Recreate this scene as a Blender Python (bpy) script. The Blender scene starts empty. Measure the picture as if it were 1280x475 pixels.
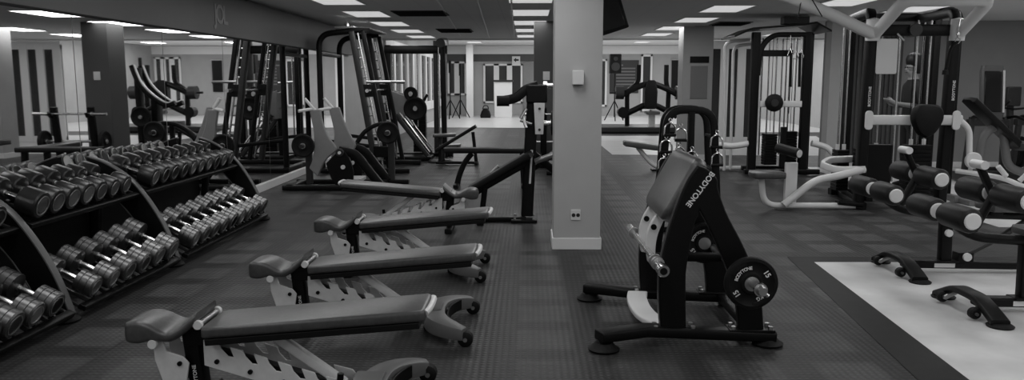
import bpy, bmesh, math, random
from mathutils import Vector, Matrix
random.seed(4)
S = bpy.context.scene
COL = S.collection
PI = math.pi
V = Vector

# ------------------------------------------------------------------ materials
def nodes(m):
    m.use_nodes = True
    return m.node_tree.nodes, m.node_tree.links

def mat(name, val, rough=.5, metal=0., spec=.5, noise=0., scale=20., bump=0.):
    m = bpy.data.materials.new(name)
    n, l = nodes(m)
    b = n['Principled BSDF']
    b.inputs['Base Color'].default_value = (val, val, val, 1)
    b.inputs['Roughness'].default_value = rough
    b.inputs['Metallic'].default_value = metal
    b.inputs['Specular IOR Level'].default_value = spec
    if noise or bump:
        tc = n.new('ShaderNodeTexCoord')
        t = n.new('ShaderNodeTexNoise')
        t.inputs['Scale'].default_value = scale
        t.inputs['Detail'].default_value = 4
        l.new(tc.outputs['Object'], t.inputs['Vector'])
        if noise:
            r = n.new('ShaderNodeMapRange')
            r.inputs['From Min'].default_value = .3
            r.inputs['From Max'].default_value = .7
            r.inputs['To Min'].default_value = val * (1 - noise)
            r.inputs['To Max'].default_value = val * (1 + noise)
            l.new(t.outputs['Fac'], r.inputs['Value'])
            l.new(r.outputs['Result'], b.inputs['Base Color'])
        if bump:
            bp = n.new('ShaderNodeBump')
            bp.inputs['Strength'].default_value = bump
            bp.inputs['Distance'].default_value = .01
            l.new(t.outputs['Fac'], bp.inputs['Height'])
            l.new(bp.outputs['Normal'], b.inputs['Normal'])
    return m

def emit(name, val, strength):
    m = bpy.data.materials.new(name)
    n, l = nodes(m)
    b = n['Principled BSDF']
    b.inputs['Base Color'].default_value = (val, val, val, 1)
    b.inputs['Emission Color'].default_value = (1, 1, 1, 1)
    b.inputs['Emission Strength'].default_value = strength
    return m

def math_node(n, l, op, a, b=None, c=None):
    k = n.new('ShaderNodeMath')
    k.operation = op
    for i, x in enumerate((a, b, c)):
        if x is None:
            continue
        if isinstance(x, (int, float)):
            k.inputs[i].default_value = x
        else:
            l.new(x, k.inputs[i])
    return k.outputs[0]

def rubber_floor():
    """dark rubber tiles: a paler worn rectangle in the middle of each, dark joints, a fine tread relief"""
    m = bpy.data.materials.new('rubber_tiles')
    n, l = nodes(m)
    b = n['Principled BSDF']
    tc = n.new('ShaderNodeTexCoord')
    sep = n.new('ShaderNodeSeparateXYZ')
    l.new(tc.outputs['Object'], sep.inputs[0])
    M = lambda *a: math_node(n, l, *a)
    def cell(o, size, off):
        f = M('FRACT', M('DIVIDE', M('ADD', o, off), size))
        return M('ABSOLUTE', M('SUBTRACT', f, .5))
    cx = cell(sep.outputs['X'], .53, 20.30)
    cy = cell(sep.outputs['Y'], .53, 20.10)
    def soft(c, edge, w):
        r = n.new('ShaderNodeMapRange')
        r.inputs['From Min'].default_value = edge + w
        r.inputs['From Max'].default_value = edge - w
        l.new(c, r.inputs['Value'])
        return r.outputs['Result']
    rect = M('MULTIPLY', soft(cx, .31, .03), soft(cy, .33, .04))
    big = n.new('ShaderNodeTexNoise')
    big.inputs['Scale'].default_value = .55
    big.inputs['Detail'].default_value = 3
    l.new(tc.outputs['Object'], big.inputs['Vector'])
    fine = n.new('ShaderNodeTexNoise')
    fine.inputs['Scale'].default_value = 9
    fine.inputs['Detail'].default_value = 5
    l.new(tc.outputs['Object'], fine.inputs['Vector'])
    wear = n.new('ShaderNodeMapRange')
    wear.inputs['From Min'].default_value = .40
    wear.inputs['From Max'].default_value = .66
    wear.inputs['To Min'].default_value = .15
    l.new(big.outputs['Fac'], wear.inputs['Value'])
    # relief: small crossed bars
    w1 = n.new('ShaderNodeTexWave'); w1.inputs['Scale'].default_value = 8.5
    w1.bands_direction = 'X'
    w2 = n.new('ShaderNodeTexWave'); w2.inputs['Scale'].default_value = 8.5
    w2.bands_direction = 'Y'
    l.new(tc.outputs['Object'], w1.inputs['Vector']); l.new(tc.outputs['Object'], w2.inputs['Vector'])
    stud = M('MULTIPLY', w1.outputs['Fac'], w2.outputs['Fac'])
    v = M('ADD', FLOOR_BASE, M('MULTIPLY', M('MULTIPLY', rect, wear.outputs['Result']), FLOOR_PALE))
    v = M('MULTIPLY', v, M('ADD', .62, M('MULTIPLY', fine.outputs['Fac'], .76)))
    v = M('MULTIPLY', v, M('ADD', .85, M('MULTIPLY', stud, .45)))
    l.new(v, b.inputs['Base Color'])
    b.inputs['Roughness'].default_value = .45
    b.inputs['Specular IOR Level'].default_value = .2
    bp = n.new('ShaderNodeBump')
    bp.inputs['Strength'].default_value = .35
    bp.inputs['Distance'].default_value = .006
    l.new(stud, bp.inputs['Height'])
    l.new(bp.outputs['Normal'], b.inputs['Normal'])
    return m

def ceiling_tiles():
    m = bpy.data.materials.new('ceiling_tiles')
    n, l = nodes(m)
    b = n['Principled BSDF']
    tc = n.new('ShaderNodeTexCoord')
    sep = n.new('ShaderNodeSeparateXYZ')
    l.new(tc.outputs['Object'], sep.inputs[0])
    M = lambda *a: math_node(n, l, *a)
    cx = M('ABSOLUTE', M('SUBTRACT', M('FRACT', M('DIVIDE', M('ADD', sep.outputs['X'], 20.2), .55)), .5))
    cy = M('ABSOLUTE', M('SUBTRACT', M('FRACT', M('DIVIDE', M('ADD', sep.outputs['Y'], 20.0), 1.1)), .5))
    line = M('MAXIMUM', M('GREATER_THAN', cx, .485), M('GREATER_THAN', cy, .492))
    v = M('SUBTRACT', .76, M('MULTIPLY', line, .06))
    l.new(v, b.inputs['Base Color'])
    b.inputs['Roughness'].default_value = .8
    return m

FLOOR_BASE, FLOOR_PALE = .035, .060
LAMP, FARLAMP = 9.5, 34.0
M_ = {}
M_['floor'] = rubber_floor()
M_['ceiling'] = ceiling_tiles()
M_['pale_floor'] = mat('pale_floor', .70, .35, noise=.18, scale=2.2)
M_['far_floor'] = mat('far_floor', .62, .3, noise=.06, scale=2)
M_['wall'] = mat('grey_wall', .40, .7, noise=.04, scale=3)
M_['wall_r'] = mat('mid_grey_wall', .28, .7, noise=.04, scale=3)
M_['casing'] = mat('grey_casing', .09, .4)
M_['edge'] = mat('edge_highlight_grey', .09, .4)  # lighter grey paints the highlight along the rack frame edges
M_['leg_grey'] = mat('leg_press_grey', .16, .4)
M_['band'] = mat('dark_floor_band', .016, .5, spec=.2, noise=.2, scale=12)
M_['yoke'] = mat('foot_grey', .13, .4)
M_['wall_dark'] = mat('dark_wall', .20, .7)
M_['soffit'] = mat('soffit_paint', .085, .6, noise=.04, scale=3)
M_['column'] = mat('column_paint', .48, .55, noise=.03, scale=4)
M_['dark_col'] = mat('dark_column_paint', .075, .6)
M_['white'] = mat('white_paint', .8, .4)
M_['far_ceiling'] = mat('far_ceiling_paint', .85, .8)
M_['black'] = mat('black_powder_coat', .0035, .42, spec=.22, noise=.2, scale=60)
M_['black_gloss'] = mat('black_gloss', .008, .3, spec=.3)
M_['dark'] = mat('dark_grey_metal', .028, .4, spec=.4)
M_['vinyl'] = mat('black_vinyl', .06, .36, spec=.8, noise=.2, scale=50, bump=.05)
M_['vinyl_dark'] = mat('black_vinyl_side', .0045, .5, spec=.25)
M_['foam'] = mat('black_foam', .006, .5, spec=.35)
M_['rubber'] = mat('black_rubber', .0045, .6, spec=.25)
M_['grey'] = mat('grey_powder_coat', .70, .42, noise=.05, scale=30)
M_['shroud'] = mat('shroud_grey', .24, .5, noise=.05, scale=10)
M_['pale'] = mat('pale_powder_coat', .76, .38)
M_['cap'] = mat('white_plastic', .75, .4)
M_['chrome'] = mat('chrome', .75, .22, metal=1.)
M_['steel'] = mat('brushed_steel', .55, .38, metal=1.)
M_['iron'] = mat('dumbbell_rubber', .016, .32, spec=.6)
M_['iron2'] = mat('dumbbell_steel_head', .15, .32, metal=.85)
M_['mirror'] = mat('mirror_glass', .88, .015, metal=1.)
M_['glass'] = mat('dark_window_glass', .05, .1)
M_['print'] = mat('white_print', .85, .5)
M_['faint'] = mat('faint_print', .15, .5)
M_['panel_light'] = emit('light_diffuser', .8, .50)
M_['skin'] = mat('skin', .33, .5)
M_['hair'] = mat('dark_hair', .012, .5)
M_['shirt'] = mat('dark_shirt', .025, .8)
M_['trousers'] = mat('dark_trousers', .02, .8)
M_['screen'] = mat('dark_screen', .006, .15)
M_['ribbed'] = mat('ribbed_panel', .07, .5)
M_['vent'] = mat('dark_vent', .01, .6)
M_['light_vent'] = mat('grey_vent', .12, .6)

# ------------------------------------------------------------------ mesh helpers
class MB:
    """collects shapes and links them as ONE mesh object"""
    def __init__(self):
        self.v = []; self.f = []
    def add(self, vs, fs):
        o = len(self.v)
        self.v += [V(p) for p in vs]
        self.f += [[i + o for i in f] for f in fs]
        return self
    def box(self, c, s, rot=None):
        hx, hy, hz = s[0]/2, s[1]/2, s[2]/2
        vs = [V((x*hx, y*hy, z*hz)) for x in (-1, 1) for y in (-1, 1) for z in (-1, 1)]
        if rot is not None:
            vs = [rot @ p for p in vs]
        c = V(c)
        return self.add([p + c for p in vs], [(0,1,3,2),(4,6,7,5),(0,4,5,1),(2,3,7,6),(0,2,6,4),(1,5,7,3)])
    def bb(self, a, b):
        return self.box([(a[i]+b[i])/2 for i in range(3)], [abs(b[i]-a[i]) for i in range(3)])
    def loft(self, secs, caps=True):
        n = len(secs[0]); vs = []; fs = []
        for s in secs: vs += s
        for i in range(len(secs)-1):
            for j in range(n):
                k = (j+1) % n
                fs.append((i*n+j, i*n+k, (i+1)*n+k, (i+1)*n+j))
        if caps:
            fs.append(tuple(range(n))[::-1]); fs.append(tuple((len(secs)-1)*n + j for j in range(n)))
        return self.add(vs, fs)
    def sweep(self, pts, prof, up=(0,0,1), caps=True, closed=False):
        pts = [V(p) for p in pts]; N = len(pts); secs = []
        pu = None
        for i, p in enumerate(pts):
            if closed:
                t = (pts[(i+1) % N] - pts[i-1])
            elif i == 0: t = pts[1]-pts[0]
            elif i == N-1: t = pts[-1]-pts[-2]
            else: t = (pts[i+1]-pts[i]).normalized() + (pts[i]-pts[i-1]).normalized()
            t.normalize()
            u = V(up) if pu is None else pu
            s = t.cross(u)
            if s.length < 1e-3:
                s = t.cross(V((1,0,0))) if abs(t.x) < .9 else t.cross(V((0,1,0)))
            s.normalize(); u2 = s.cross(t).normalized(); pu = u2
            secs.append([p + s*a + u2*b for a, b in prof])
        if closed:
            secs.append(secs[0]); caps = False
        return self.loft(secs, caps)
    def tube(self, pts, r, n=10, **k):
        return self.sweep(pts, [(r*math.cos(2*PI*i/n), r*math.sin(2*PI*i/n)) for i in range(n)], **k)
    def bar(self, pts, w, h, up=(0,0,1), r=None, **k):
        return self.sweep(pts, rrect(w, h, min(w,h)*.18 if r is None else r, 2), up, **k)
    def cyl(self, a, b, r, r2=None, n=20):
        a, b = V(a), V(b); t = (b-a).normalized()
        s = t.orthogonal().normalized(); u = t.cross(s)
        ring = lambda c, q: [c + (s*math.cos(2*PI*i/n) + u*math.sin(2*PI*i/n))*q for i in range(n)]
        return self.loft([ring(a, r), ring(b, r if r2 is None else r2)])
    def lathe(self, prof, a, b, n=28):
        """profile [(distance along a->b, radius)]"""
        a, b = V(a), V(b); t = (b-a).normalized()
        s = t.orthogonal().normalized(); u = t.cross(s)
        return self.loft([[a + t*d + (s*math.cos(2*PI*i/n) + u*math.sin(2*PI*i/n))*max(q, 1e-4) for i in range(n)] for d, q in prof])
    def prism(self, poly, a, t, plane='xz'):
        """polygon in a plane, from coordinate a to a+t on the third axis"""
        def P(p, q):
            return {'xz': (p[0], q, p[1]), 'yz': (q, p[0], p[1]), 'xy': (p[0], p[1], q)}[plane]
        n = len(poly)
        vs = [P(p, a) for p in poly] + [P(p, a+t) for p in poly]
        fs = [tuple(range(n)), tuple(range(n, 2*n))[::-1]] + [(i, (i+1) % n, n+(i+1) % n, n+i) for i in range(n)]
        return self.add(vs, fs)
    def build(self, name, m, parent=None, bevel=0., seg=2, angle=35, smooth=True):
        off = V((0,0,0))
        p = parent
        while p is not None:
            off += p.location; p = p.parent
        me = bpy.data.meshes.new(name)
        me.from_pydata([tuple(q - off) for q in self.v], [], self.f)
        bm = bmesh.new(); bm.from_mesh(me)
        bmesh.ops.recalc_face_normals(bm, faces=bm.faces)
        bm.to_mesh(me); bm.free()
        if smooth:
            me.polygons.foreach_set('use_smooth', [True]*len(me.polygons))
            me.set_sharp_from_angle(angle=math.radians(angle))
        me.materials.append(M_[m])
        o = bpy.data.objects.new(name, me); COL.objects.link(o)
        if parent is not None: o.parent = parent
        if bevel:
            b = o.modifiers.new('edge', 'BEVEL'); b.width = bevel; b.segments = seg
            b.limit_method = 'ANGLE'; b.angle_limit = math.radians(40)
        return o

def rrect(w, h, r, n=3):
    out = []
    for cx, cy, a0 in ((w/2-r, h/2-r, 0), (-w/2+r, h/2-r, 90), (-w/2+r, -h/2+r, 180), (w/2-r, -h/2+r, 270)):
        for i in range(n+1):
            a = math.radians(a0 + 90*i/n)
            out.append((cx + r*math.cos(a), cy + r*math.sin(a)))
    return out

def fillet(pts, r, n=5):
    """round the corners of a polyline"""
    pts = [V(p) for p in pts]; out = [pts[0]]
    for i in range(1, len(pts)-1):
        a, b, c = pts[i-1], pts[i], pts[i+1]
        d1, d2 = (a-b), (c-b)
        k = min(r, d1.length*.49, d2.length*.49)
        p, q = b + d1.normalized()*k, b + d2.normalized()*k
        for j in range(n+1):
            t = j/n
            out.append(p*(1-t)**2 + b*2*t*(1-t) + q*t*t)
    out.append(pts[-1])
    return out

def smooth_curve(pts, n=6):
    """Catmull-Rom through points of any dimension"""
    pts = [tuple(p) for p in pts]; out = []
    for i in range(len(pts)-1):
        p0 = pts[max(i-1, 0)]; p1 = pts[i]; p2 = pts[i+1]; p3 = pts[min(i+2, len(pts)-1)]
        for j in range(n):
            t = j/n
            out.append(tuple(.5*(2*b + (c-a)*t + (2*a-5*b+4*c-d)*t*t + (3*b-a-3*c+d)*t**3) for a, b, c, d in zip(p0, p1, p2, p3)))
    out.append(pts[-1])
    return out

def tag(o, label, cat, group=None, kind=None):
    if label: o['label'] = label
    if cat: o['category'] = cat
    if group: o['group'] = group
    if kind: o['kind'] = kind
    return o

def thing(name, label, cat, loc=(0,0,0), group=None):
    o = bpy.data.objects.new(name, None); COL.objects.link(o)
    o.empty_display_size = .1
    o.location = loc
    return tag(o, label, cat, group)

def struct(o):
    o['kind'] = 'structure'
    return o

def copy_tree(o, parent=None):
    c = o.copy(); COL.objects.link(c)
    if parent is not None: c.parent = parent
    for ch in list(o.children): copy_tree(ch, c)
    return c

def text(name, body, size, m, matrix, parent=None, extrude=.001, spacing=1.0, align='CENTER'):
    cu = bpy.data.curves.new(name, 'FONT')
    cu.body = body; cu.size = size; cu.extrude = extrude; cu.align_x = align; cu.align_y = 'CENTER'
    cu.space_character = spacing
    cu.materials.append(M_[m])
    cu.offset = size*.022
    tmp = bpy.data.objects.new('tmp', cu); COL.objects.link(tmp)
    dg = bpy.context.evaluated_depsgraph_get()
    me = bpy.data.meshes.new_from_object(tmp.evaluated_get(dg))
    bpy.data.objects.remove(tmp); me.name = name
    if not me.materials: me.materials.append(M_[m])
    o = bpy.data.objects.new(name, me); COL.objects.link(o)
    if parent is not None:
        o.parent = parent
        off = V((0,0,0)); p = parent
        while p is not None:
            off += p.location; p = p.parent
        o.matrix_local = Matrix.Translation(-off) @ matrix
    else:
        o.matrix_world = matrix
    return o

def frame(origin, xdir, ydir):
    x = V(xdir).normalized(); z = x.cross(V(ydir)).normalized(); y = z.cross(x)
    m = Matrix((x, y, z)).transposed().to_4x4()
    return Matrix.Translation(V(origin)) @ m
# ------------------------------------------------------------------ camera, world
cam = bpy.data.cameras.new('camera'); co = bpy.data.objects.new('camera', cam); COL.objects.link(co)
cam.sensor_width = 36; cam.lens = 36*1000/1280; cam.clip_start = .05
co.location = (0, 0, 1.5)
co.rotation_euler = (math.radians(90-7.7), 0, math.radians(1.15))
S.camera = co
vs_ = S.view_settings
vs_.view_transform = 'Standard'; vs_.look = 'None'; vs_.gamma = 1; vs_.exposure = 0; vs_.use_curve_mapping = False
w = bpy.data.worlds.new('ambient_fill'); S.world = w; w.use_nodes = True  # even white fill added, enters through the open end behind the camera
w.node_tree.nodes['Background'].inputs[0].default_value = (1, 1, 1, 1)
w.node_tree.nodes['Background'].inputs[1].default_value = .25
S.cycles.use_denoising = True
S.cycles.max_bounces = 8; S.cycles.diffuse_bounces = 4; S.cycles.glossy_bounces = 5

H = 2.55           # ceiling
XL = -3.68         # face of the mirror wall
YB = -2.5          # behind the photographer
YF = 36.0          # far wall
XR = 9.5

# ------------------------------------------------------------------ the setting
struct(MB().bb((-4.2, YB, -.1), (XR+.2, YF+.4, 0)).build('floor', 'floor', smooth=False))
f = MB().prism([(2.16, 2.6), (2.40, 6.61), (XR, 6.72), (XR, 2.6)], 0, .004, 'xy').build('floor', 'pale_floor'); struct(f)
f = MB().prism([(4.9, 8.3), (4.9, 14.2), (XR, 14.2), (XR, 8.3)], 0, .004, 'xy').build('floor', 'pale_floor'); struct(f)
f = MB().prism([(1.72, 22.4), (1.75, 16.6), (6.6, 16.4), (8, 22.4)], 0, .004, 'xy').build('floor', 'far_floor'); struct(f)
f = MB().prism([(XL, 26.6), (1.6, 26.2), (1.6, 24.2), (XR, 24.2), (XR, YF), (XL, YF)], 0, .004, 'xy').build('floor', 'far_floor'); struct(f)
f = MB().prism([(2.16, 2.6), (2.40, 6.61), (XR, 6.72), (XR, 6.95), (2.24, 6.82), (1.86, 2.6)], 0, .003, 'xy').build('trim_mat_edge', 'band'); struct(f)

struct(MB().bb((-4.2, YB, H), (XR+.2, 20, H+.12)).build('ceiling', 'ceiling', smooth=False))
struct(MB().bb((-4.2, 20, 3.1), (XR+.2, YF+.4, 3.2)).build('ceiling', 'far_ceiling', smooth=False))
struct(MB().bb((-4.2, 19.9, H-.04), (XR+.2, 20, 3.2)).build('trim_1', 'white', smooth=False))
# left wall: painted wall, mirror panels, soffit over them, white baseboard
struct(MB().bb((-3.95, YB, 0), (XL-.012, YF, 3.2)).build('wall_left', 'wall', smooth=False))
struct(MB().bb((XL-.012, 1.2, 2.04), (XL+.075, 16.6, H-.03)).build('wall_left', 'soffit', bevel=.004, smooth=False))
struct(MB().bb((XL-.012, 1.2, 0), (XL+.03, 17.2, .105)).build('baseboard_left', 'white', bevel=.004))
y = 1.7; k = 0
names = ['first', 'second', 'third', 'fourth', 'fifth', 'sixth', 'seventh', 'eighth', 'ninth', 'tenth']
while y < 16:
    p = MB().bb((XL-.011, y+.004, .107), (XL, y+1.592, 2.038)).build('wall_mirror', 'mirror', smooth=False)
    tag(p, 'tall mirror panel on the left wall above the white baseboard, %s panel along the wall' % names[k], 'mirror', 'mirror panels along the left wall')
    p['kind'] = 'thing'
    y += 1.6; k += 1
t = text('wall_lettering', 'JOL', .30, 'faint', frame((XL+.078, 9.5, 2.27), (0, 1, 0), (0, 0, 1)), None, .002, .8)
tag(t, 'faint pale letters on the dark soffit above the mirrors', 'lettering')

# far wall, right walls
bw = MB()
bw.bb((-4.2, YF, 0), (XR+.2, YF+.2, 3.2))
struct(bw.build('wall_back', 'wall', smooth=False))
struct(MB().bb((5.22, 14.25, 0), (XR, 14.45, H)).build('wall_right', 'wall_r', bevel=.005, smooth=False))
struct(MB().bb((XR, YB, 0), (XR+.2, YF, 3.2)).build('wall_right', 'wall', smooth=False))
struct(MB().bb((5.22, 14.235, 0), (XR, 14.25, .1)).build('baseboard_right', 'white', bevel=.003))
# columns
def column(x0, x1, y0, y1, top, m, base=True):
    struct(MB().bb((x0, y0, 0), (x1, y1, top)).build('wall_column', m, bevel=.006, smooth=False))
    if base:
        struct(MB().bb((x0-.012, y0-.012, 0), (x1+.012, y1+.012, .105)).build('baseboard_column', 'white', bevel=.004))
column(.23, .65, 7.1, 7.52, H, 'column')
column(.10, .56, 14.25, 14.86, H, 'dark_col')
column(2.95, 3.52, 15.5, 16.0, H, 'wall')
column(-2.66, -2.36, 34.6, 34.9, 3.1, 'white', False)
column(5.18, 5.44, 14.0, 14.25, H, 'column', False)

# fittings on the columns
t = thing('wall_light', 'small white box lamp mounted at eye level on the pale column', 'lamp', (.44, 7.1, 1.53))
MB().bb((.385, 7.03, 1.475), (.485, 7.099, 1.60)).build('body', 'cap', t, .006)
MB().bb((.395, 7.035, 1.468), (.475, 7.09, 1.476)).build('lens', 'dark', t)
t = thing('wall_socket', 'white double wall socket low on the pale column', 'socket', (.44, 7.1, .32))
MB().bb((.385, 7.09, .27), (.472, 7.099, .365)).build('plate', 'cap', t, .003)
m = MB()
m.cyl((.41, 7.0895, .315), (.41, 7.0875, .315), .017, n=16); m.cyl((.45, 7.0895, .315), (.45, 7.0875, .315), .017, n=16)
m.build('outlet', 'dark', t)
t = thing('light_switch', 'pale square switch plate on the dark column behind the pale one', 'switch', (.33, 14.25, 1.6))
MB().bb((.26, 14.235, 1.53), (.38, 14.249, 1.68)).build('plate', 'cap', t, .004)
MB().bb((.29, 14.23, 1.56), (.35, 14.236, 1.65)).build('rocker', 'pale', t, .003)
t = thing('notice_board', 'dark notice with a black header strip on the grey column at right', 'sign', (3.25, 15.5, 1.6))
MB().bb((3.10, 15.485, 1.18), (3.42, 15.499, 1.80)).build('sheet', 'wall_dark', t, .003)
MB().bb((3.08, 15.48, 1.86), (3.44, 15.499, 1.98)).build('header', 'black', t, .003)

# far wall openings
def window(n, x0, x1, z0, z1, mull):
    t = bpy.data.objects.new('window_%d' % n, None); COL.objects.link(t); t.location = (x0, YF, z0); struct(t)
    MB().bb((x0, YF-.02, z0), (x1, YF-.005, z1)).build('window_pane', 'glass', t)
    fr = MB()
    w_ = .09
    for a, b in (((x0, z0), (x1, z0+w_)), ((x0, z1-w_), (x1, z1)), ((x0, z0), (x0+w_, z1)), ((x1-w_, z0), (x1, z1))):
        fr.bb((a[0], YF-.07, a[1]), (b[0], YF-.02, b[1]))
    for i in range(1, mull):
        xm = x0 + (x1-x0)*i/mull
        fr.bb((xm-.12, YF-.07, z0), (xm+.12, YF-.02, z1))
    fr.build('window_frame', 'white', t, .008)
window(1, -6.0+2.4, -2.75, .9, 2.4, 2)
window(2, -2.0, -.25, .55, 2.3, 3)
window(3, 2.7, 3.5, .4, 2.5, 1)
window(4, 8.2, 9.4, .3, 2.6, 3)
window(5, 5.0, 5.5, .2, 2.7, 1)
# glazed partition with broad white frames
t = bpy.data.objects.new('window_6', None); COL.objects.link(t); t.location = (4.3, 20.0, 0); struct(t)
MB().bb((4.3, 20.02, .05), (5.75, 20.05, 2.4)).build('window_pane', 'glass', t)
m = MB()
for x in (4.3, 4.72, 5.14, 5.56): m.bb((x, 19.97, 0), (x+.20, 20.08, 2.42))
m.bb((4.3, 19.975, 2.3), (5.76, 20.075, 2.5)); m.bb((4.3, 19.975, .0), (5.76, 20.075, .14))
m.build('window_frame', 'white', t, .006)
def side_window(n, y0, y1, k):
    t = bpy.data.objects.new('window_%d' % n, None); COL.objects.link(t); t.location = (XL, y0, 0); struct(t)
    MB().bb((XL-.011, y0, .7), (XL+.004, y1, 2.5)).build('window_pane', 'glass', t)
    m = MB()
    for i in range(k+1):
        y = y0 + (y1-y0)*i/k; m.bb((XL-.011, y-.14, .5), (XL+.05, y+.14, 2.6))
    m.bb((XL-.011, y0, 2.4), (XL+.045, y1, 2.6)); m.bb((XL-.011, y0, .5), (XL+.045, y1, .8))
    m.build('window_frame', 'white', t, .006)
side_window(7, 20.8, 25.6, 4); side_window(8, 27.4, 34.5, 5)
t = bpy.data.objects.new('door_1', None); COL.objects.link(t); t.location = (-.4, YF, 0); struct(t)
MB().bb((-.22, YF-.06, 0.01), (.75, YF-.01, 2.35)).build('door_leaf', 'shroud', t, .006)
MB().cyl((.62, YF-.12, 1.1), (.62, YF-.06, 1.1), .04).build('door_handle', 'steel', t)
struct(MB().bb((-3.6, YF-.03, 2.4), (.8, YF-.005, 2.72)).build('trim_2', 'soffit', smooth=False))
struct(MB().bb((-3.6, YF-.04, 2.72), (XR, YF-.005, 3.08)).build('trim_4', 'white', smooth=False))
struct(MB().bb((.8, YF-.10, 0), (1.25, YF-.005, 3.08)).build('trim_3', 'white', smooth=False))
t = thing('exit_sign', 'small pale exit sign high above the far grey door', 'sign', (-.5, YF-.03, 2.45))
MB().bb((-.72, YF-.09, 2.3), (-.36, YF-.035, 2.62)).build('box', 'cap', t, .006)
m = MB(); m.prism([(-.66, 2.46), (-.54, 2.36), (-.54, 2.42), (-.42, 2.42), (-.42, 2.5), (-.54, 2.5), (-.54, 2.56)], YF-.094, .003)
m.build('arrow', 'dark', t)
t = thing('reception_counter', 'tall white counter block on the pale floor before the far windows', 'counter', (-1.1, 34, 0))
MB().bb((-1.42, 33.8, .005), (-.68, 34.4, 1.5)).build('body', 'white', t, .02)
MB().bb((-1.46, 33.76, 1.5), (-.64, 34.44, 1.58)).build('top', 'dark', t, .01)
t = thing('hanging_banner', 'narrow black banner on the far wall left of the grey column', 'banner', (6.5, YF, 1))
MB().bb((6.35, YF-.05, 1.05), (6.8, YF-.02, 2.45)).build('cloth', 'black', t)
MB().cyl((6.3, YF-.05, 2.47), (6.85, YF-.05, 2.47), .025).build('rod', 'steel', t)
t = thing('wall_poster', 'dark poster with pale rows of print on the far wall', 'poster', (4.4, YF, 1))
MB().bb((3.62, YF-.03, 1.0), (4.9, YF-.006, 2.45)).build('sheet', 'dark', t)
m = MB()
for i in range(7): m.bb((3.9 if i else 3.75, YF-.036, 2.2-i*.14), (4.2 if i < 1 else 4.75, YF-.031, 2.26-i*.14))
m.build('print', 'faint', t)
# dark ribbed panel on the right wall behind the pulley machine
m = MB().bb((5.46, 14.2, .1), (6.5, 14.235, 2.3))
for i in range(13): m.bb((5.48+i*.08, 14.17, .1), (5.52+i*.08, 14.2, 2.3))
struct(m.build('trim_8', 'ribbed', smooth=False))

# ceiling panels: row x, first y
t0 = None; k = 0
def ordinal(i): return ['first', 'second', 'third', 'fourth', 'fifth', 'sixth', 'seventh', 'eighth', 'ninth', 'tenth', 'eleventh', 'twelfth', 'thirteenth'][i]
rows = {-2.5: (12.65, 'over the left aisle'), .03: (12.45, 'over the middle aisle'), 2.85: (11.85, 'over the right aisle'), 5.6: (11.9, 'over the pulley machines'), 8.2: (11.9, 'by the right wall')}
extra = [(4.2, 10.9)]
for rx, (y0, where) in rows.items():
    n0 = int((y0 + 1.5) // 2.1); i = 0
    yy = y0 - n0*2.1
    while yy < 19.6:
        if rx > 5 and 12.8 < yy < 16.4:
            yy += 2.1; i += 1; continue
        if t0 is None:
            t0 = thing('ceiling_light', None, 'ceiling light')
            fr = MB()
            for a, b in (((-.30, -.56), (.30, -.54)), ((-.30, .54), (.30, .56)), ((-.30, -.54), (-.28, .54)), ((.28, -.54), (.30, .54))):
                fr.bb((a[0], a[1], -.012), (b[0], b[1], -.001))
            fr.build('frame', 'white', t0)
            MB().bb((-.28, -.54, -.008), (.28, .54, -.002)).build('diffuser', 'panel_light', t0)
            t = t0
        else:
            t = copy_tree(t0)
        t.location = (rx, yy, H)
        tag(t, 'rectangular ceiling light panel %s, %s one counted from the camera end' % (where, ordinal(i)), 'ceiling light', 'ceiling light panels')
        ld = bpy.data.lights.new('panel_lamp', 'AREA'); ld.shape = 'RECTANGLE'; ld.size = .56; ld.size_y = 1.08
        ld.energy = LAMP
        lo = bpy.data.objects.new('panel_lamp', ld); COL.objects.link(lo); lo.location = (rx, yy, H-.014)
        yy += 2.1; i += 1
for rx, yy in extra:
    t = copy_tree(t0); t.location = (rx, yy, H)
    tag(t, 'rectangular ceiling light panel above the pale arms of the big multi-station machine', 'ceiling light', 'ceiling light panels')
    ld = bpy.data.lights.new('panel_lamp', 'AREA'); ld.shape = 'RECTANGLE'; ld.size = .56; ld.size_y = 1.08; ld.energy = LAMP
    lo = bpy.data.objects.new('panel_lamp', ld); COL.objects.link(lo); lo.location = (rx, yy, H-.014)
# far room lights
k = 0
for yy in (22.5, 26, 29.5, 33):
    for rx in (-2.2, 1.2, 4.6, 8):
        t = copy_tree(t0); t.location = (rx, yy, 3.1)
        tag(t, 'far ceiling light beyond the white beam, row %s from the beam, %s from left' % (ordinal((k//4)), ordinal(k % 4)), 'ceiling light', 'far ceiling lights'); k += 1
        ld = bpy.data.lights.new('panel_lamp', 'AREA'); ld.shape = 'RECTANGLE'; ld.size = .56; ld.size_y = 1.08
        ld.energy = FARLAMP
        lo = bpy.data.objects.new('panel_lamp', ld); COL.objects.link(lo); lo.location = (rx, yy, 3.1-.014)

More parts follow.
